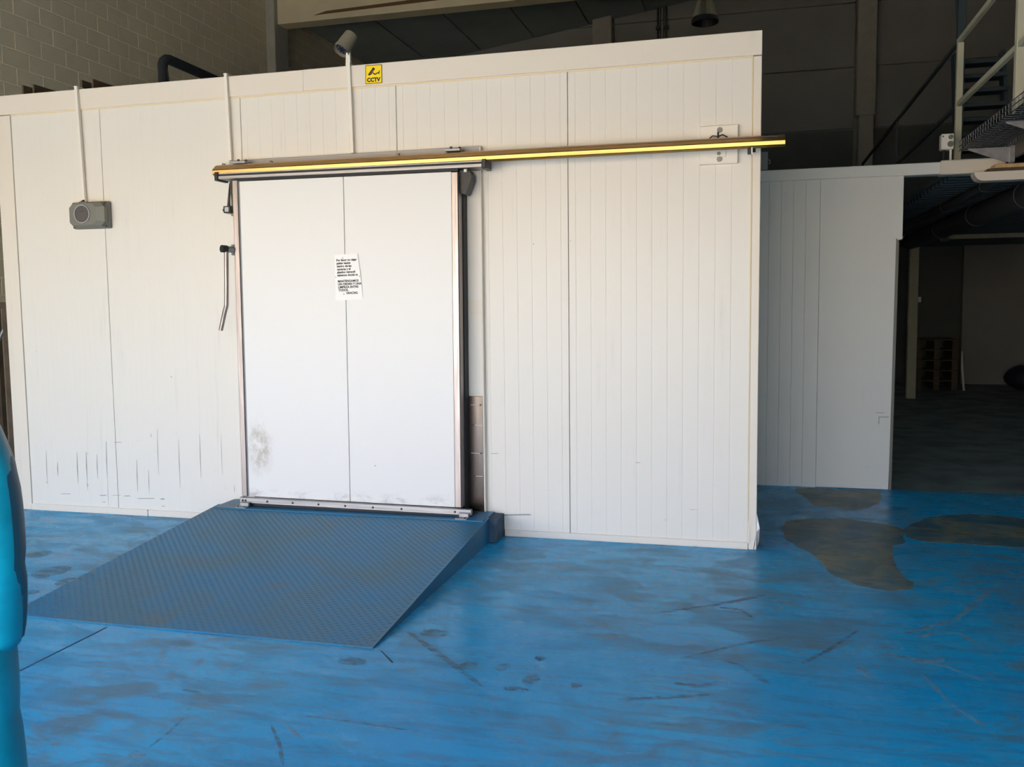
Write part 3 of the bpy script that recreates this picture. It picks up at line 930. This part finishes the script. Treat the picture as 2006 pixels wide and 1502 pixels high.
MB().add([p for r_ in ring for p in r_], [(i * 40 + j, i * 40 + (j + 1) % 40, (i + 1) * 40 + (j + 1) % 40, (i + 1) * 40 + j) for i in range(3) for j in range(40)]).build('window_bezel', 'galv', BX)
MB().cyl((cxw, -0.114, czw), (cxw, -0.1165, czw), 0.061, n=40).build('window', 'glass', BX)
B(cxw - 0.02, cxw + 0.012, -0.1180, -0.1160, czw + 0.020, czw + 0.023).build('dial_mark', 'ink', BX)
B(cxw - 0.03, cxw + 0.035, -0.100, -0.085, bz1 - 0.016, bz1 - 0.004, 0.002).build('latch', 'greybox', BX)
MB().cyl((cxw + 0.006, -0.112, bz0 + 0.034), (cxw + 0.006, -0.117, bz0 + 0.034), 0.0045, n=8).build('screw', 'screw', BX)
for sx, sz in ((bx0 + 0.012, bz0 + 0.012), (bx1 - 0.014, bz0 + 0.014), (bx1 - 0.014, bz1 - 0.014), (bx0 + 0.012, bz1 - 0.012)):
    MB().cyl((sx, -0.045, sz), (sx, -0.056, sz), 0.009, n=10).build('screw', 'screw', BX)
MB().tube([(-4.318, -0.03, 2.428), (-4.325, -0.045, 2.418), (-4.335, -0.06, 2.405)], 0.008, 8).build('cable_gland', 'rubber', BX)

# CCTV sign
SG = thing('warning_sign', 'yellow square CCTV sign with a black camera pictogram', 'sign', (-1.92, -0.022, 3.19))
sx0, sx1, sz0, sz1 = -1.984, -1.862, 3.125, 3.249
B(sx0, sx1, -0.024, -0.0205, sz0, sz1, 0.0006).build('plate', 'yellow', SG)
bw = 0.0035
B(sx0, sx1, -0.0248, -0.0235, sz1 - bw, sz1).box(sx0, sx1, -0.0248, -0.0235, sz0, sz0 + bw).box(sx0, sx0 + bw, -0.0248, -0.0235, sz0, sz1).box(sx1 - bw, sx1, -0.0248, -0.0235, sz0, sz1).build('border', 'signink', SG)


def sgp(u, v):   # sign units: u right 0..1, v up 0..1
    return sx0 + u * (sx1 - sx0), sz0 + v * (sz1 - sz0)


pg = MB()
for poly in ([(0.17, 0.47), (0.20, 0.44), (0.24, 0.50), (0.235, 0.42), (0.27, 0.46), (0.33, 0.47), (0.60, 0.79), (0.48, 0.88), (0.18, 0.52)],
             [(0.40, 0.565), (0.45, 0.625), (0.51, 0.57), (0.585, 0.525), (0.79, 0.60), (0.79, 0.550), (0.59, 0.455), (0.545, 0.465), (0.46, 0.54)],
             [(0.79, 0.50), (0.845, 0.48), (0.865, 0.69), (0.82, 0.68), (0.81, 0.60), (0.79, 0.58)]):
    pg.prism([sgp(*p) for p in poly], 'y', -0.0250, -0.0236)
pg.build('pictogram', 'signink', SG)
hl = MB()
for a in (0.0, 0.055):
    hl.prism([sgp(*p) for p in ((0.29 + a, 0.53 - a * 0.75), (0.305 + a, 0.515 - a * 0.75), (0.50 + a * 0.6, 0.735 - a * 0.5), (0.485 + a * 0.6, 0.75 - a * 0.5))], 'y', -0.0253, -0.0246)
hl.build('pictogram_highlight', 'copper', SG)
letter('lettering', 'CCTV', 0.037, ((sx0 + sx1) / 2 - 0.001, -0.0242, sz0 + 0.013), 'signink', SG, 0.0020, 'CENTER')
SG.rotation_euler = (0, R(0.6), 0)

# notice
NT = thing('paper_notice', 'white printed paper notice pinned to the middle of the sliding door', 'notice', (-2.07, -0.205, 1.80))


def ny(x_, z_):
    u = max(0.0, (x_ + 2.03) / 0.06)
    v = max(0.0, min(1.0, (z_ - 1.66) / 0.30))
    return YD - 0.0025 - 0.010 * min(u, 1.3) ** 2 * v


gx, gz = 12, 12
vs, fs = [], []
for back in (0, 1):
    for j in range(gz + 1):
        for i in range(gx + 1):
            v = j / gz
            xl = -2.170 + 0.004 * v
            xr = -1.966 - 0.030 * v ** 1.6
            x_ = xl + (xr - xl) * i / gx
            z_ = 1.640 + 0.312 * v + 0.006 * i / gx
            vs.append((x_, ny(x_, z_) + 0.0006 * back, z_))
nn = (gx + 1) * (gz + 1)
for b_ in (0, 1):
    for j in range(gz):
        for i in range(gx):
            a = b_ * nn + j * (gx + 1) + i
            fs.append((a, a + 1, a + gx + 2, a + gx + 1))
MB().add(vs, fs).build('sheet', 'paper', NT)
lines = ['Por favor no dejar', 'palets vacios', 'dentro de las', 'camaras y el', 'plastico retractil', 'sabemos donde va', None, 'MANTENGAMOS', 'UN ORDEN Y UNA', 'LIMPIEZA ENTRE', 'TODOS.', '          GRACIAS.']
zl = 1.908
xl = -2.155
for i, ln in enumerate(lines):
    if ln:
        letter('lettering', ln, 0.0205, (xl + 0.0010 * i, 0, zl), 'ink', NT, 0.0007, 'LEFT', R(1.2), lambda a, b: ny(a, b) - 0.0008)
    zl -= 0.0205
for px_, pz in ((-2.106, 1.930), (-2.105, 1.683), (-1.984, 1.803), (-2.162, 1.800)):
    MB().cyl((px_, ny(px_, pz), pz), (px_, ny(px_, pz) - 0.003, pz), 0.004, n=8).build('pin', 'galv', NT)

# door switch
SW = thing('limit_switch', 'small black limit switch with a white label left of the door', 'switch', (-3.06, -0.05, 2.30))
B(-3.092, -3.030, -0.085, 0.0, 2.282, 2.332, 0.004).build('switch_body', 'plastic', SW)
B(-3.078, -3.046, -0.0875, -0.084, 2.290, 2.324, 0.001).build('label_plate', 'galv', SW)
MB().cyl((-3.092, -0.05, 2.307), (-3.112, -0.05, 2.307), 0.011, n=12).build('cable_gland', 'plastic', SW)
MB().prism([(-3.088, 2.332), (-3.074, 2.332), (-3.066, 2.44), (-3.063, 2.50)], 'y', -0.04, -0.02).build('strap', 'screw', SW)
MB().prism([(-3.048, 2.332), (-3.040, 2.332), (-3.052, 2.44), (-3.058, 2.50), (-3.060, 2.50)], 'y', -0.04, -0.02).build('strap', 'wood_grey', SW)
B(-3.05, -3.018, -0.05, 0.0, 2.264, 2.282).build('fixing_tab', 'copper', SW)

# ================================================================== ON TOP OF THE COLD ROOM
CM = thing('security_camera', 'beige security camera on a white post atop the cold room', 'camera', (-2.14, 0.05, 3.25))
B(-2.17, -2.10, 0.02, 0.09, 3.25, 3.258).build('base_plate', 'white_pl', CM)
MB().add([(-2.160, 0.035, 3.255), (-2.120, 0.035, 3.255), (-2.120, 0.065, 3.255), (-2.160, 0.065, 3.255),
          (-2.154, 0.040, 3.375), (-2.128, 0.040, 3.375), (-2.128, 0.060, 3.375), (-2.154, 0.060, 3.375)],
         [(0, 1, 2, 3), (4, 7, 6, 5), (0, 4, 5, 1), (1, 5, 6, 2), (2, 6, 7, 3), (3, 7, 4, 0)]).build('post', 'white_pl', CM)
MB().cyl((-2.160, 0.05, 3.382), (-2.122, 0.05, 3.382), 0.014, n=12).build('knuckle', 'galv', CM)
ax = Vector((-0.32, -0.52, -0.80)).normalized()
c0 = Vector((-2.158, 0.060, 3.440))
f0, b0 = c0 + ax * 0.060, c0 - ax * 0.070
bd = MB().tube([b0 - ax * 0.004, b0, c0, f0], [0.040, 0.050, 0.053, 0.054], 24).build('camera_body', 'camgrey', CM, smooth=True)
MB().tube([f0 - ax * 0.01, f0 + ax * 0.022], [0.0565, 0.0585], 24, caps=False).build('sunshield', 'camgrey', CM, smooth=True)
MB().tube([f0, f0 + ax * 0.006], 0.044, 24).build('lens_face', 'lens', CM)
for k in range(8):
    an = 2 * math.pi * k / 8
    a_ = ax.cross(Vector((0, 0, 1))).normalized()
    b_ = ax.cross(a_)
    p = f0 + ax * 0.006 + (a_ * math.cos(an) + b_ * math.sin(an)) * 0.030
    MB().tube([p, p + ax * 0.003], 0.006, 8).build('infrared_diode', 'glass', CM)

PI_ = thing('insulated_pipe', 'black insulated pipe bending over the cold room roof at left', 'pipe', (-4.66, 1.5, 3.25))
MB().tube([(-4.667, 1.5, 3.25), (-4.667, 1.5, 3.84), (-4.664, 1.512, 3.875), (-4.655, 1.54, 3.90), (-4.645, 1.58, 3.905), (-4.642, 2.0, 3.90), (-4.642, 3.05, 3.885)], 0.046, 16).build('pipe_run', 'pipe', PI_, smooth=True)
MB().tube([(-4.610, 1.49, 3.25), (-4.607, 1.49, 3.62), (-4.598, 1.49, 3.66), (-4.602, 1.49, 3.70), (-4.615, 1.49, 3.80)], 0.007, 8).build('loose_cable', 'pipe', PI_)
MB().tube([(-4.642, 3.05, 3.885), (-4.642, 3.05, 3.25)], 0.02, 8).build('support_leg', 'galv', PI_)

for x_, lab in ((-5.075, 'leftmost dark plank on edge on the cold room roof'), (-4.972, 'second dark plank from the left on the cold room roof'),
                (-4.515, 'third dark plank from the left on the cold room roof'), (-4.412, 'dark plank on the roof nearest the black pipe')):
    tag(B(x_ - 0.018, x_, 0.25, 0.95, 3.25, 3.405, 0.002).build('timber_plank', 'darktimber', None, org=(x_, 0.6, 3.25)), lab, 'plank', 'planks on edge on the cold room roof')

# ================================================================== HIGH BAY LAMP
LP = thing('high_bay_lamp', 'dark ribbed bell-shaped high bay lamp hanging near the back wall', 'lamp', (-0.10, 8.0, 5.70))
c = (-0.10, 8.0, 5.70)
MB().lathe(c, [(0.188, 0.0), (0.200, 0.01), (0.196, 0.055), (0.180, 0.085)], 40).build('rim', 'plastic', LP, smooth=True)
MB().lathe(c, [(0.180, 0.085), (0.170, 0.12), (0.150, 0.20), (0.122, 0.30), (0.105, 0.34)], 44, 0.13).build('ribbed_reflector', 'lampalu', LP)
MB().lathe(c, [(0.106, 0.34), (0.11, 0.36), (0.11, 0.58), (0.06, 0.62)], 24, capb=True, capt=True).build('gear_housing', 'plastic', LP, smooth=True)
MB().cyl((-0.10, 8.0, 6.3), (-0.10, 8.0, roof_z(-0.1) + 0.74), 0.012, n=8).build('suspension_rod', 'screw', LP)
MB().lathe(c, [(0.186, 0.004), (0.09, 0.20), (0.03, 0.28)], 24).build('inner_bowl', 'plastic', LP)

for x_, y_, lab in ((-1.345, HY1 - 0.10, 'left dark pipe of two rising on the hall back wall'), (-1.178, HY1 - 0.10, 'right dark pipe of two rising on the hall back wall')):
    p = thing('wall_pipe', lab, 'pipe', (x_, y_, 4.0), 'dark pipes on the back wall')
    MB().cyl((x_, y_, 0.1), (x_, y_, roof_z(x_)), 0.022, n=10).build('pipe_run', 'duct', p)
    MB().cyl((x_ + (0.055 if x_ < -1.3 else -0.05), y_, 0.1), (x_ + (0.055 if x_ < -1.3 else -0.05), y_, roof_z(x_)), 0.010, n=8).build('conduit', 'duct', p)
    for zz in (4.9, 6.1, 7.35):
        B(x_ - 0.04, x_ + 0.06, y_ - 0.035, HY1 - 0.06, zz - 0.03, zz + 0.03).build('pipe_clamp', 'duct', p)

# ================================================================== PARTITION RIGHT OF THE COLD ROOM
PY = 2.18
PT = thing('partition_wall', 'grey-white panel partition set back right of the cold room', 'partition', (1.3, PY, 0))
panel_mesh(0.652, 1.1585, 0.0, 2.62, PY, 0.004, 0.09, 0.1).build('wall_panel', 'panel_far', PT)
MB().add([(1.158, PY, 0.004), (1.742, PY, 0.004), (1.775, PY, 2.10), (1.806, PY, 2.105), (1.806, PY, 2.62), (1.158, PY, 2.62)] +
         [(1.158, PY + 0.08, 0.004), (1.742, PY + 0.08, 0.004), (1.775, PY + 0.08, 2.10), (1.806, PY + 0.08, 2.105), (1.806, PY + 0.08, 2.62), (1.158, PY + 0.08, 2.62)],
         [(0, 1, 2, 3, 4, 5), (6, 11, 10, 9, 8, 7)] + [(i, (i + 1) % 6, 6 + (i + 1) % 6, 6 + i) for i in range(6)]).build('wall_panel', 'panel_far', PT)
B(0.652, 1.157, PY + 0.02, PY + 0.08, 0.0, 2.62).build('wall_core', 'core', PT)
MB().add([(1.744, PY - 0.006, 0.0), (1.766, PY - 0.006, 0.0), (1.781, PY - 0.006, 2.085), (1.758, PY - 0.006, 2.115),
          (1.744, PY + 0.085, 0.0), (1.766, PY + 0.085, 0.0), (1.781, PY + 0.085, 2.085), (1.758, PY + 0.085, 2.115)],
         [(0, 1, 2, 3), (4, 7, 6, 5), (0, 4, 5, 1), (1, 5, 6, 2), (2, 6, 7, 3), (3, 7, 4, 0)]).build('edge_trim', 'greybox', PT)
B(0.652, 2.08, PY - 0.02, PY + 0.12, 2.62, 2.715, 0.005).build('lintel_trim', 'panel_far', PT)
B(2.078, 2.56, PY - 0.024, PY + 0.12, 2.613, 2.728, 0.008).build('lintel_trim', 'trim', PT)
B(1.02, 1.07, PY - 0.005, PY, 2.622, 2.628).build('dent_mark', 'screw', PT)
B(1.655, 1.735, PY - 0.0015, PY, 0.62, 0.624).box(1.655, 1.659, PY - 0.0015, PY, 0.56, 0.624).box(1.63, 1.70, PY - 0.0015, PY, 0.655, 0.658).build('pencil_marks', 'core', PT)

GB = thing('switch_box', 'small grey-blue box where the cold room meets the partition top', 'box', (0.69, 2.1, 2.715))
B(0.655, 0.728, 2.14, 2.20, 2.716, 2.87, 0.004).build('box_body', 'greysheet', GB)
MB().tube([(0.728, 2.15, 2.80), (0.742, 2.145, 2.795), (0.745, 2.145, 2.775), (0.735, 2.15, 2.765)], 0.006, 8).build('hasp', 'galv', GB)

WBX = thing('junction_box', 'white plastic junction box by the railing post above the lintel', 'junction box', (2.13, 2.3, 2.82))
B(2.085, 2.180, 2.20, 2.29, 2.820, 2.945, 0.005).build('box_body', 'white_pl', WBX)
for zz, rr_ in ((2.917, 0.018), (2.862, 0.024)):
    MB().cyl((2.155, 2.20, zz), (2.155, 2.182, zz), rr_, rr_ * 0.9, 14).build('round_cap', 'greybox', WBX)
MB().cyl((2.098, 2.20, 2.925), (2.098, 2.196, 2.925), 0.006, n=8).build('screw', 'screw', WBX)
for xx in (2.115, 2.165):
    MB().cyl((xx, 2.24, 2.728), (xx, 2.24, 2.82), 0.010, n=8).build('cable_gland', 'rubber' if xx < 2.14 else 'white_pl', WBX)

# ================================================================== MEZZANINE, RAILING, TRAY
MZ = thing('mezzanine', 'dark steel mezzanine deck over the opening at right', 'mezzanine', (4.5, 6.0, 2.66))
mb = MB()
yy = 2.35
prf = []
while yy < 13.3:
    prf += [(yy, 2.66), (yy + 0.07, 2.66), (yy + 0.10, 2.70), (yy + 0.16, 2.70)]
    yy += 0.19
n = len(prf)
mb.add([(2.28, a, b) for a, b in prf] + [(8.9, a, b) for a, b in prf], [(i, i + 1, n + i + 1, n + i) for i in range(n - 1)])
mb.build('corrugated_deck', 'darksteel', MZ)
B(2.27, 8.9, 2.34, 13.35, 2.70, 2.76).build('deck_top', 'darksteel', MZ)
B(2.28, 8.9, 10.10, 10.22, 2.60, 2.665).build('cross_beam', 'cream', MZ)
B(2.572, 2.70, 0.2, 2.30, 2.70, 2.93, 0.004).build('edge_beam', 'wood_grey', MZ)
B(2.60, 8.9, 0.2, 2.30, 2.70, 2.76).build('deck_top', 'darksteel', MZ)
for yy in (1.985, 0.885):
    MB().prism([(2.242, 2.782), (2.57, 2.782), (2.57, 2.660), (2.50, 2.672), (2.242, 2.772)], 'y', yy, yy + 0.012).build('bracket_arm', 'galv', MZ)
    B(2.540, 2.570, yy - 0.03, yy + 0.04, 2.66, 2.79, 0.002).build('bracket_foot', 'galv', MZ)
B(3.10, 3.24, 10.10, 10.22, 0.0, 2.60, 0.006).build('steel_column', 'cream', MZ)
B(7.5, 7.64, 0.5, 0.64, 0.0, 2.64, 0.006).build('steel_column', 'cream', MZ)
B(7.5, 7.64, 5.0, 5.14, 0.0, 2.66, 0.006).build('steel_column', 'cream', MZ)

RG = thing('railing', 'pale steel railing running back along the mezzanine edge', 'railing', (2.264, 2.5, 2.76))
B(2.238, 2.290, 0.67, 0.73, 2.80, 3.732, 0.003).build('post', 'cream', RG)
B(2.240, 2.290, 2.475, 2.525, 2.762, 3.732, 0.003).build('post', 'cream', RG)
for yy in (5.9, 9.35):
    B(2.250, 2.278, yy - 0.014, yy + 0.014, 2.762, 3.735, 0.002).build('post', 'duct', RG)  # far posts coloured dark for the shade they stand in
for z0, z1 in ((3.735, 3.775), (3.210, 3.250)):
    B(2.245, 2.283, 0.2, 2.55, z0, z1, 0.004).build('near_rail', 'cream', RG)
    B(2.250, 2.280, 2.552, 9.4, z0 + 0.004, z1 - 0.004, 0.003).build('shaded_far_rail', 'duct', RG)  # same rail further back, its shade put into a dark colour

TR = thing('cable_tray', 'wire mesh cable tray on brackets below the railing', 'cable tray', (2.35, 1.2, 2.79))
tx0, tx1, tz, ty0, ty1 = 2.20, 2.53, 2.786, 0.1, 2.10
for xx, zz in ((tx0, tz + 0.07), (tx0, tz + 0.035), (tx0, tz), (tx0 + 0.08, tz), (tx0 + 0.16, tz), (tx0 + 0.24, tz), (tx1, tz), (tx1, tz + 0.07)):
    MB().cyl((xx, ty0, zz), (xx, ty1, zz), 0.0035, n=6).build('long_wire', 'screw', TR)
yy = ty0 + 0.03
while yy < ty1:
    MB().tube([(tx0, yy, tz + 0.07), (tx0, yy, tz), (tx1, yy, tz), (tx1, yy, tz + 0.07)], 0.0032, 6).build('cross_wire', 'galv', TR)
    yy += 0.075
for xx, r_ in ((2.26, 0.018), (2.31, 0.022), (2.37, 0.02), (2.43, 0.024), (2.49, 0.018)):
    MB().cyl((xx, ty0, tz + 0.005 + r_), (xx, ty1, tz + 0.005 + r_), r_, n=10).build('cable', 'rubber', TR)

# boards and capping at the right end of the lintel
CP = []
rnd = [(2.30 + 0.07 * (1 - math.sin(a)), 2.533 + 0.07 * (1 - math.cos(a))) for a in [R(0), R(18), R(36), R(54), R(72), R(90)]]
poly = [(3.4, 2.533)] + [(p[0], p[1]) for p in rnd] + [(3.4, 2.603)]
tag(MB().prism(poly, 'y', 2.02, 2.155).build('edge_capping', 'trim', None, org=(2.8, 2.1, 2.533)), 'white round-ended capping strip at the right end of the lintel', 'capping strip')
tag(B(2.400, 3.4, 2.03, 2.15, 2.604, 2.628, 0.003).build('dark_board', 'darktimber', None, org=(2.9, 2.1, 2.604)), 'dark board sandwiched between the white capping and pale board', 'board')
tag(B(2.445, 3.4, 2.02, 2.15, 2.629, 2.660, 0.003).build('pale_board', 'timber', None, org=(2.9, 2.1, 2.63)), 'pale timber board end sticking out beside the lintel', 'board')
# stair behind the railing
ST = thing('steel_staircase', 'dark steel staircase beyond the mezzanine railing', 'staircase', (3.3, 6.5, 2.76))
B(2.96, 3.05, 6.2, 6.29, 2.76, 6.2, 0.005).build('newel_post', 'darksteel', ST)
B(3.62, 3.78, 6.2, 6.3, 2.76, 4.35, 0.005).build('newel_post', 'darksteel', ST)
for k in range(9):
    z_ = 3.05 + 0.185 * k
    B(3.05, 3.62, 6.25 + 0.05 * k, 6.50 + 0.05 * k, z_, z_ + 0.05, 0.004).build('tread', 'darksteel', ST)
for xs in (3.05, 3.60):
    MB().prism([(6.25, 2.78), (6.45, 2.78), (6.95, 4.70), (6.75, 4.70)], 'x', xs - 0.02, xs + 0.02).build('stringer', 'darksteel', ST)
MB().tube([(3.05, 6.30, 3.9), (3.05, 6.8, 5.6)], 0.03, 8).build('handrail', 'darksteel', ST)

# ================================================================== UNDER THE MEZZANINE
for x_, yA, yB, r_, lab in ((2.62, 2.5, 9.0, 0.045, 'thin dark pipe under the mezzanine, nearest the partition'), (3.0, 2.6, 9.5, 0.12, 'thick dark duct under the mezzanine deck')):
    d = thing('ceiling_duct', lab, 'duct', (x_, (yA + yB) / 2, 2.5))
    MB().cyl((x_, yA, 2.655 - r_), (x_, yB, 2.655 - r_), r_, n=16).build('duct_run', 'duct', d, smooth=True)
    for k in range(4):
        yy = yA + 0.6 + k * (yB - yA - 1.2) / 3
        MB().cyl((x_, yy, 2.655 - r_), (x_, yy + 0.04, 2.655 - r_), r_ + 0.006, n=16).build('duct_band', 'duct', d)
struct(B(4.53, 9.0, 13.13, 13.25, 0.0, 2.66).build('wall_inner', 'backwall'))
tag(B(3.555, 3.665, 10.04, 10.10, 2.560, 2.640, 0.005).build('small_box', 'greybox', None, org=(3.61, 10.07, 2.56)), 'small grey box on the beam under the mezzanine', 'box')
tag(B(3.240, 3.290, 10.12, 10.18, 1.585, 1.675, 0.005).build('wall_socket', 'white_pl', None, org=(3.265, 10.15, 1.585)), 'small white socket on the side of the pale column', 'socket')


def pallet(z0, lab):
    p = thing('wooden_pallet', lab, 'pallet', (3.85, 12.2, z0), 'stacked pallets under the mezzanine')
    for k in range(5):
        B(3.50, 4.20, 11.75 + 0.165 * k, 11.86 + 0.165 * k, z0 + 0.155, z0 + 0.177).build('deck_board', 'darktimber', p)
    for xx in (3.50, 3.80, 4.10):
        B(xx, xx + 0.1, 11.75, 12.52, z0 + 0.022, z0 + 0.155).build('bearer', 'darktimber', p)
        B(xx, xx + 0.1, 11.75, 12.52, z0, z0 + 0.022).build('bottom_board', 'darktimber', p)
    return p


for k, w_ in enumerate(('bottom', 'second from the bottom', 'middle', 'second from the top', 'top')):
    pallet(0.001 + 0.185 * k, 'dark pallet, %s of the stack behind the pale column' % w_)
tag(MB().tube([(4.30, 11.7, 0.0), (4.265, 11.72, 0.40), (4.255, 11.73, 0.70)], [0.018, 0.02, 0.012], 10).build('plastic_pole', 'white_pl', None, org=(4.3, 11.7, 0)), 'short white pole standing right of the dark pallet stack', 'pole')
for k, (x_, y_, r_, lab) in enumerate(((5.35, 12.0, 0.30, 'dark lumpy sack at the left of the heap under the mezzanine'), (6.12, 12.25, 0.40, 'dark lumpy sack at the right of the heap under the mezzanine'))):
    mb = MB()
    n1, n2 = 10, 14
    vs, fs = [], []
    for i in range(n1 + 1):
        th = math.pi * i / n1
        for j in range(n2):
            ph = 2 * math.pi * j / n2
            q = 1 + 0.12 * math.sin(3 * ph + k) * math.sin(th) + random.uniform(-0.04, 0.04)
            vs.append((x_ + r_ * q * math.sin(th) * math.cos(ph), y_ + r_ * q * math.sin(th) * math.sin(ph), max(0.0, r_ * 0.72 + r_ * 0.78 * math.cos(th))))
    for i in range(n1):
        for j in range(n2):
            fs.append((i * n2 + j, i * n2 + (j + 1) % n2, (i + 1) * n2 + (j + 1) % n2, (i + 1) * n2 + j))
    tag(mb.add(vs, fs).build('sack', 'sack', None, 'all', org=(x_, y_, 0)), lab, 'sack')

# ================================================================== RACK LEFT OF THE COLD ROOM
RK = thing('steel_rack', 'dark steel rack standing behind the left edge of the cold room', 'rack', (-6.4, 1.2, 0))
for xx in (-6.75, -6.09):
    for yy in (1.0, 1.55):
        B(xx - 0.03, xx + 0.03, yy - 0.03, yy + 0.03, 0.0, 1.68, 0.004).build('upright', 'darktimber', RK)
for zz in (0.22, 1.63):
    for yy in (1.0, 1.55):
        B(-6.75, -6.09, yy - 0.02, yy + 0.02, zz, zz + 0.05, 0.003).build('cross_bar', 'darktimber', RK)
    B(-6.72, -6.12, 1.02, 1.53, zz + 0.02, zz + 0.04).build('shelf', 'darktimber', RK)
MB().tube([(-6.70, 1.0, 0.55), (-6.12, 1.0, 1.45)], 0.016, 8).build('brace', 'galv', RK)

# ================================================================== PERSON AT THE LEFT EDGE
PX, PYY = -1.180, -4.40
PR = thing('person', 'person in a long puffy teal coat standing at the left edge', 'person', (PX, PYY, 0))


def skin_mesh(name, verts, edges, radii, m, parent, sub=2):
    me = bpy.data.meshes.new(name)
    og = ORG[parent.name]
    me.from_pydata([(a - og.x, b - og.y, c_ - og.z) for a, b, c_ in verts], edges, [])
    o = bpy.data.objects.new(name, me)
    C.objects.link(o)
    mod = o.modifiers.new('skin', 'SKIN')
    sv = me.skin_vertices[0].data
    for i, r_ in enumerate(radii):
        sv[i].radius = r_ if isinstance(r_, tuple) else (r_, r_)
    sv[0].use_root = True
    ms = o.modifiers.new('sub', 'SUBSURF')
    ms.levels = ms.render_levels = sub
    dg = bpy.context.evaluated_depsgraph_get()
    me2 = bpy.data.meshes.new_from_object(o.evaluated_get(dg))
    bpy.data.objects.remove(o)
    me2.materials.clear()
    me2.materials.append(M[m])
    for p in me2.polygons:
        p.use_smooth = True
    o = bpy.data.objects.new(name, me2)
    C.objects.link(o)
    o.parent = parent
    ORG[o.name] = og
    return o


def P(dx, dy, z):
    return (PX + dx, PYY + dy, z)


vb = [P(0, 0, 0.95), P(0, -0.01, 1.12), P(0, -0.015, 1.32), P(0, -0.01, 1.44), P(0, 0.01, 1.50), P(0, 0.03, 1.58), P(0, 0.035, 1.66)]
eb = [(0, 1), (1, 2), (2, 3), (3, 4), (4, 5), (5, 6)]
rb = [0.13, 0.12, 0.135, 0.075, 0.052, 0.082, 0.072]
for s in (-1, 1):
    i = len(vb)
    vb += [P(s * 0.17, 0, 1.39), P(s * 0.215, 0.0, 1.10), P(s * 0.165, 0.07, 0.92), P(s * 0.13, 0.10, 0.87),
           P(s * 0.09, 0, 0.86), P(s * 0.10, 0.01, 0.48), P(s * 0.10, -0.01, 0.10), P(s * 0.11, 0.12, 0.045)]
    eb += [(2, i), (i, i + 1), (i + 1, i + 2), (i + 2, i + 3), (0, i + 4), (i + 4, i + 5), (i + 5, i + 6), (i + 6, i + 7)]
    rb += [0.055, 0.042, 0.032, 0.038, 0.085, 0.06, 0.042, 0.036]
skin_mesh('body', vb, eb, rb, 'skin', PR)


def puffy(path, rad, seg, puff, n=20, rr=1.0):
    """tube with quilted bulges along its length"""
    pts, rs = [], []
    P0 = [Vector(p) for p in path]
    for i in range(len(P0) - 1):
        for k in range(seg * 6):
            t = k / (seg * 6)
            pts.append(P0[i].lerp(P0[i + 1], t))
            base = rad[i] + (rad[i + 1] - rad[i]) * t
            rs.append(base * (1 - puff + puff * abs(math.sin(math.pi * t * seg)) ** 0.5))
    pts.append(P0[-1])
    rs.append(rad[-1] * (1 - puff))
    return pts, rs


coat = MB()
p_, r_ = puffy([P(0, 0, 0.42), P(0, 0, 0.95), P(0, -0.005, 1.34), P(0, 0.0, 1.45), P(0, 0.01, 1.54)], [0.235, 0.222, 0.225, 0.13, 0.10], 2, 0.03)
coat.tube(p_, r_, 32, True, 0.78)
coat.build('coat', 'jacket', PR, 'all')
for s in (-1, 1):
    p_, r_ = puffy([P(s * 0.16, 0, 1.37), P(s * 0.207, -0.01, 1.24), P(s * 0.212, -0.01, 1.04), P(s * 0.165, 0.05, 0.86)], [0.068, 0.082, 0.083, 0.066], 1, 0.07)
    sl = MB().tube(p_, r_, 22).build('sleeve', 'jacket', PR, 'all')
    # shade along the sleeve's outer edge, put in as a darker strip
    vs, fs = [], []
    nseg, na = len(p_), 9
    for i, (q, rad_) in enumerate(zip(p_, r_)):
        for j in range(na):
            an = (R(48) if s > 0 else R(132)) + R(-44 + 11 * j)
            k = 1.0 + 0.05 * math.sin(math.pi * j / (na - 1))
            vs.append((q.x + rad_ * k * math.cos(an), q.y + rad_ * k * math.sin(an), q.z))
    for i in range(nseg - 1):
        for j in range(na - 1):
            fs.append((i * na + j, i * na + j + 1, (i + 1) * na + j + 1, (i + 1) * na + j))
    MB().add(vs, fs).build('side_panel', 'jacketshade', sl, 'all')
hair = MB()
vs, fs = [], []
n1, n2 = 8, 18
for i in range(n1 + 1):
    th = math.pi * 0.62 * i / n1
    for j in range(n2):
        ph = 2 * math.pi * j / n2
        vs.append((PX + 0.088 * math.sin(th) * math.cos(ph), PYY + 0.02 + 0.105 * math.sin(th) * math.sin(ph), 1.635 + 0.118 * math.cos(th)))
for i in range(n1):
    for j in range(n2):
        fs.append((i * n2 + j, i * n2 + (j + 1) % n2, (i + 1) * n2 + (j + 1) % n2, (i + 1) * n2 + j))
hair.add(vs, fs).build('hair', 'hair', PR, 'all')
tr = MB()
for s in (-1, 1):
    tr.tube([P(s * 0.09, 0, 0.95), P(s * 0.10, 0.01, 0.50), P(s * 0.10, -0.005, 0.09)], [0.115, 0.085, 0.07], 16)
tr.build('trousers', 'trousers', PR, 'all')
for s in (-1, 1):
    MB().tube([P(s * 0.105, -0.08, 0.05), P(s * 0.105, 0.0, 0.055), P(s * 0.108, 0.10, 0.045), P(s * 0.11, 0.19, 0.035)], [0.035, 0.05, 0.045, 0.028], 14).build('shoe', 'shoe', PR, 'all')
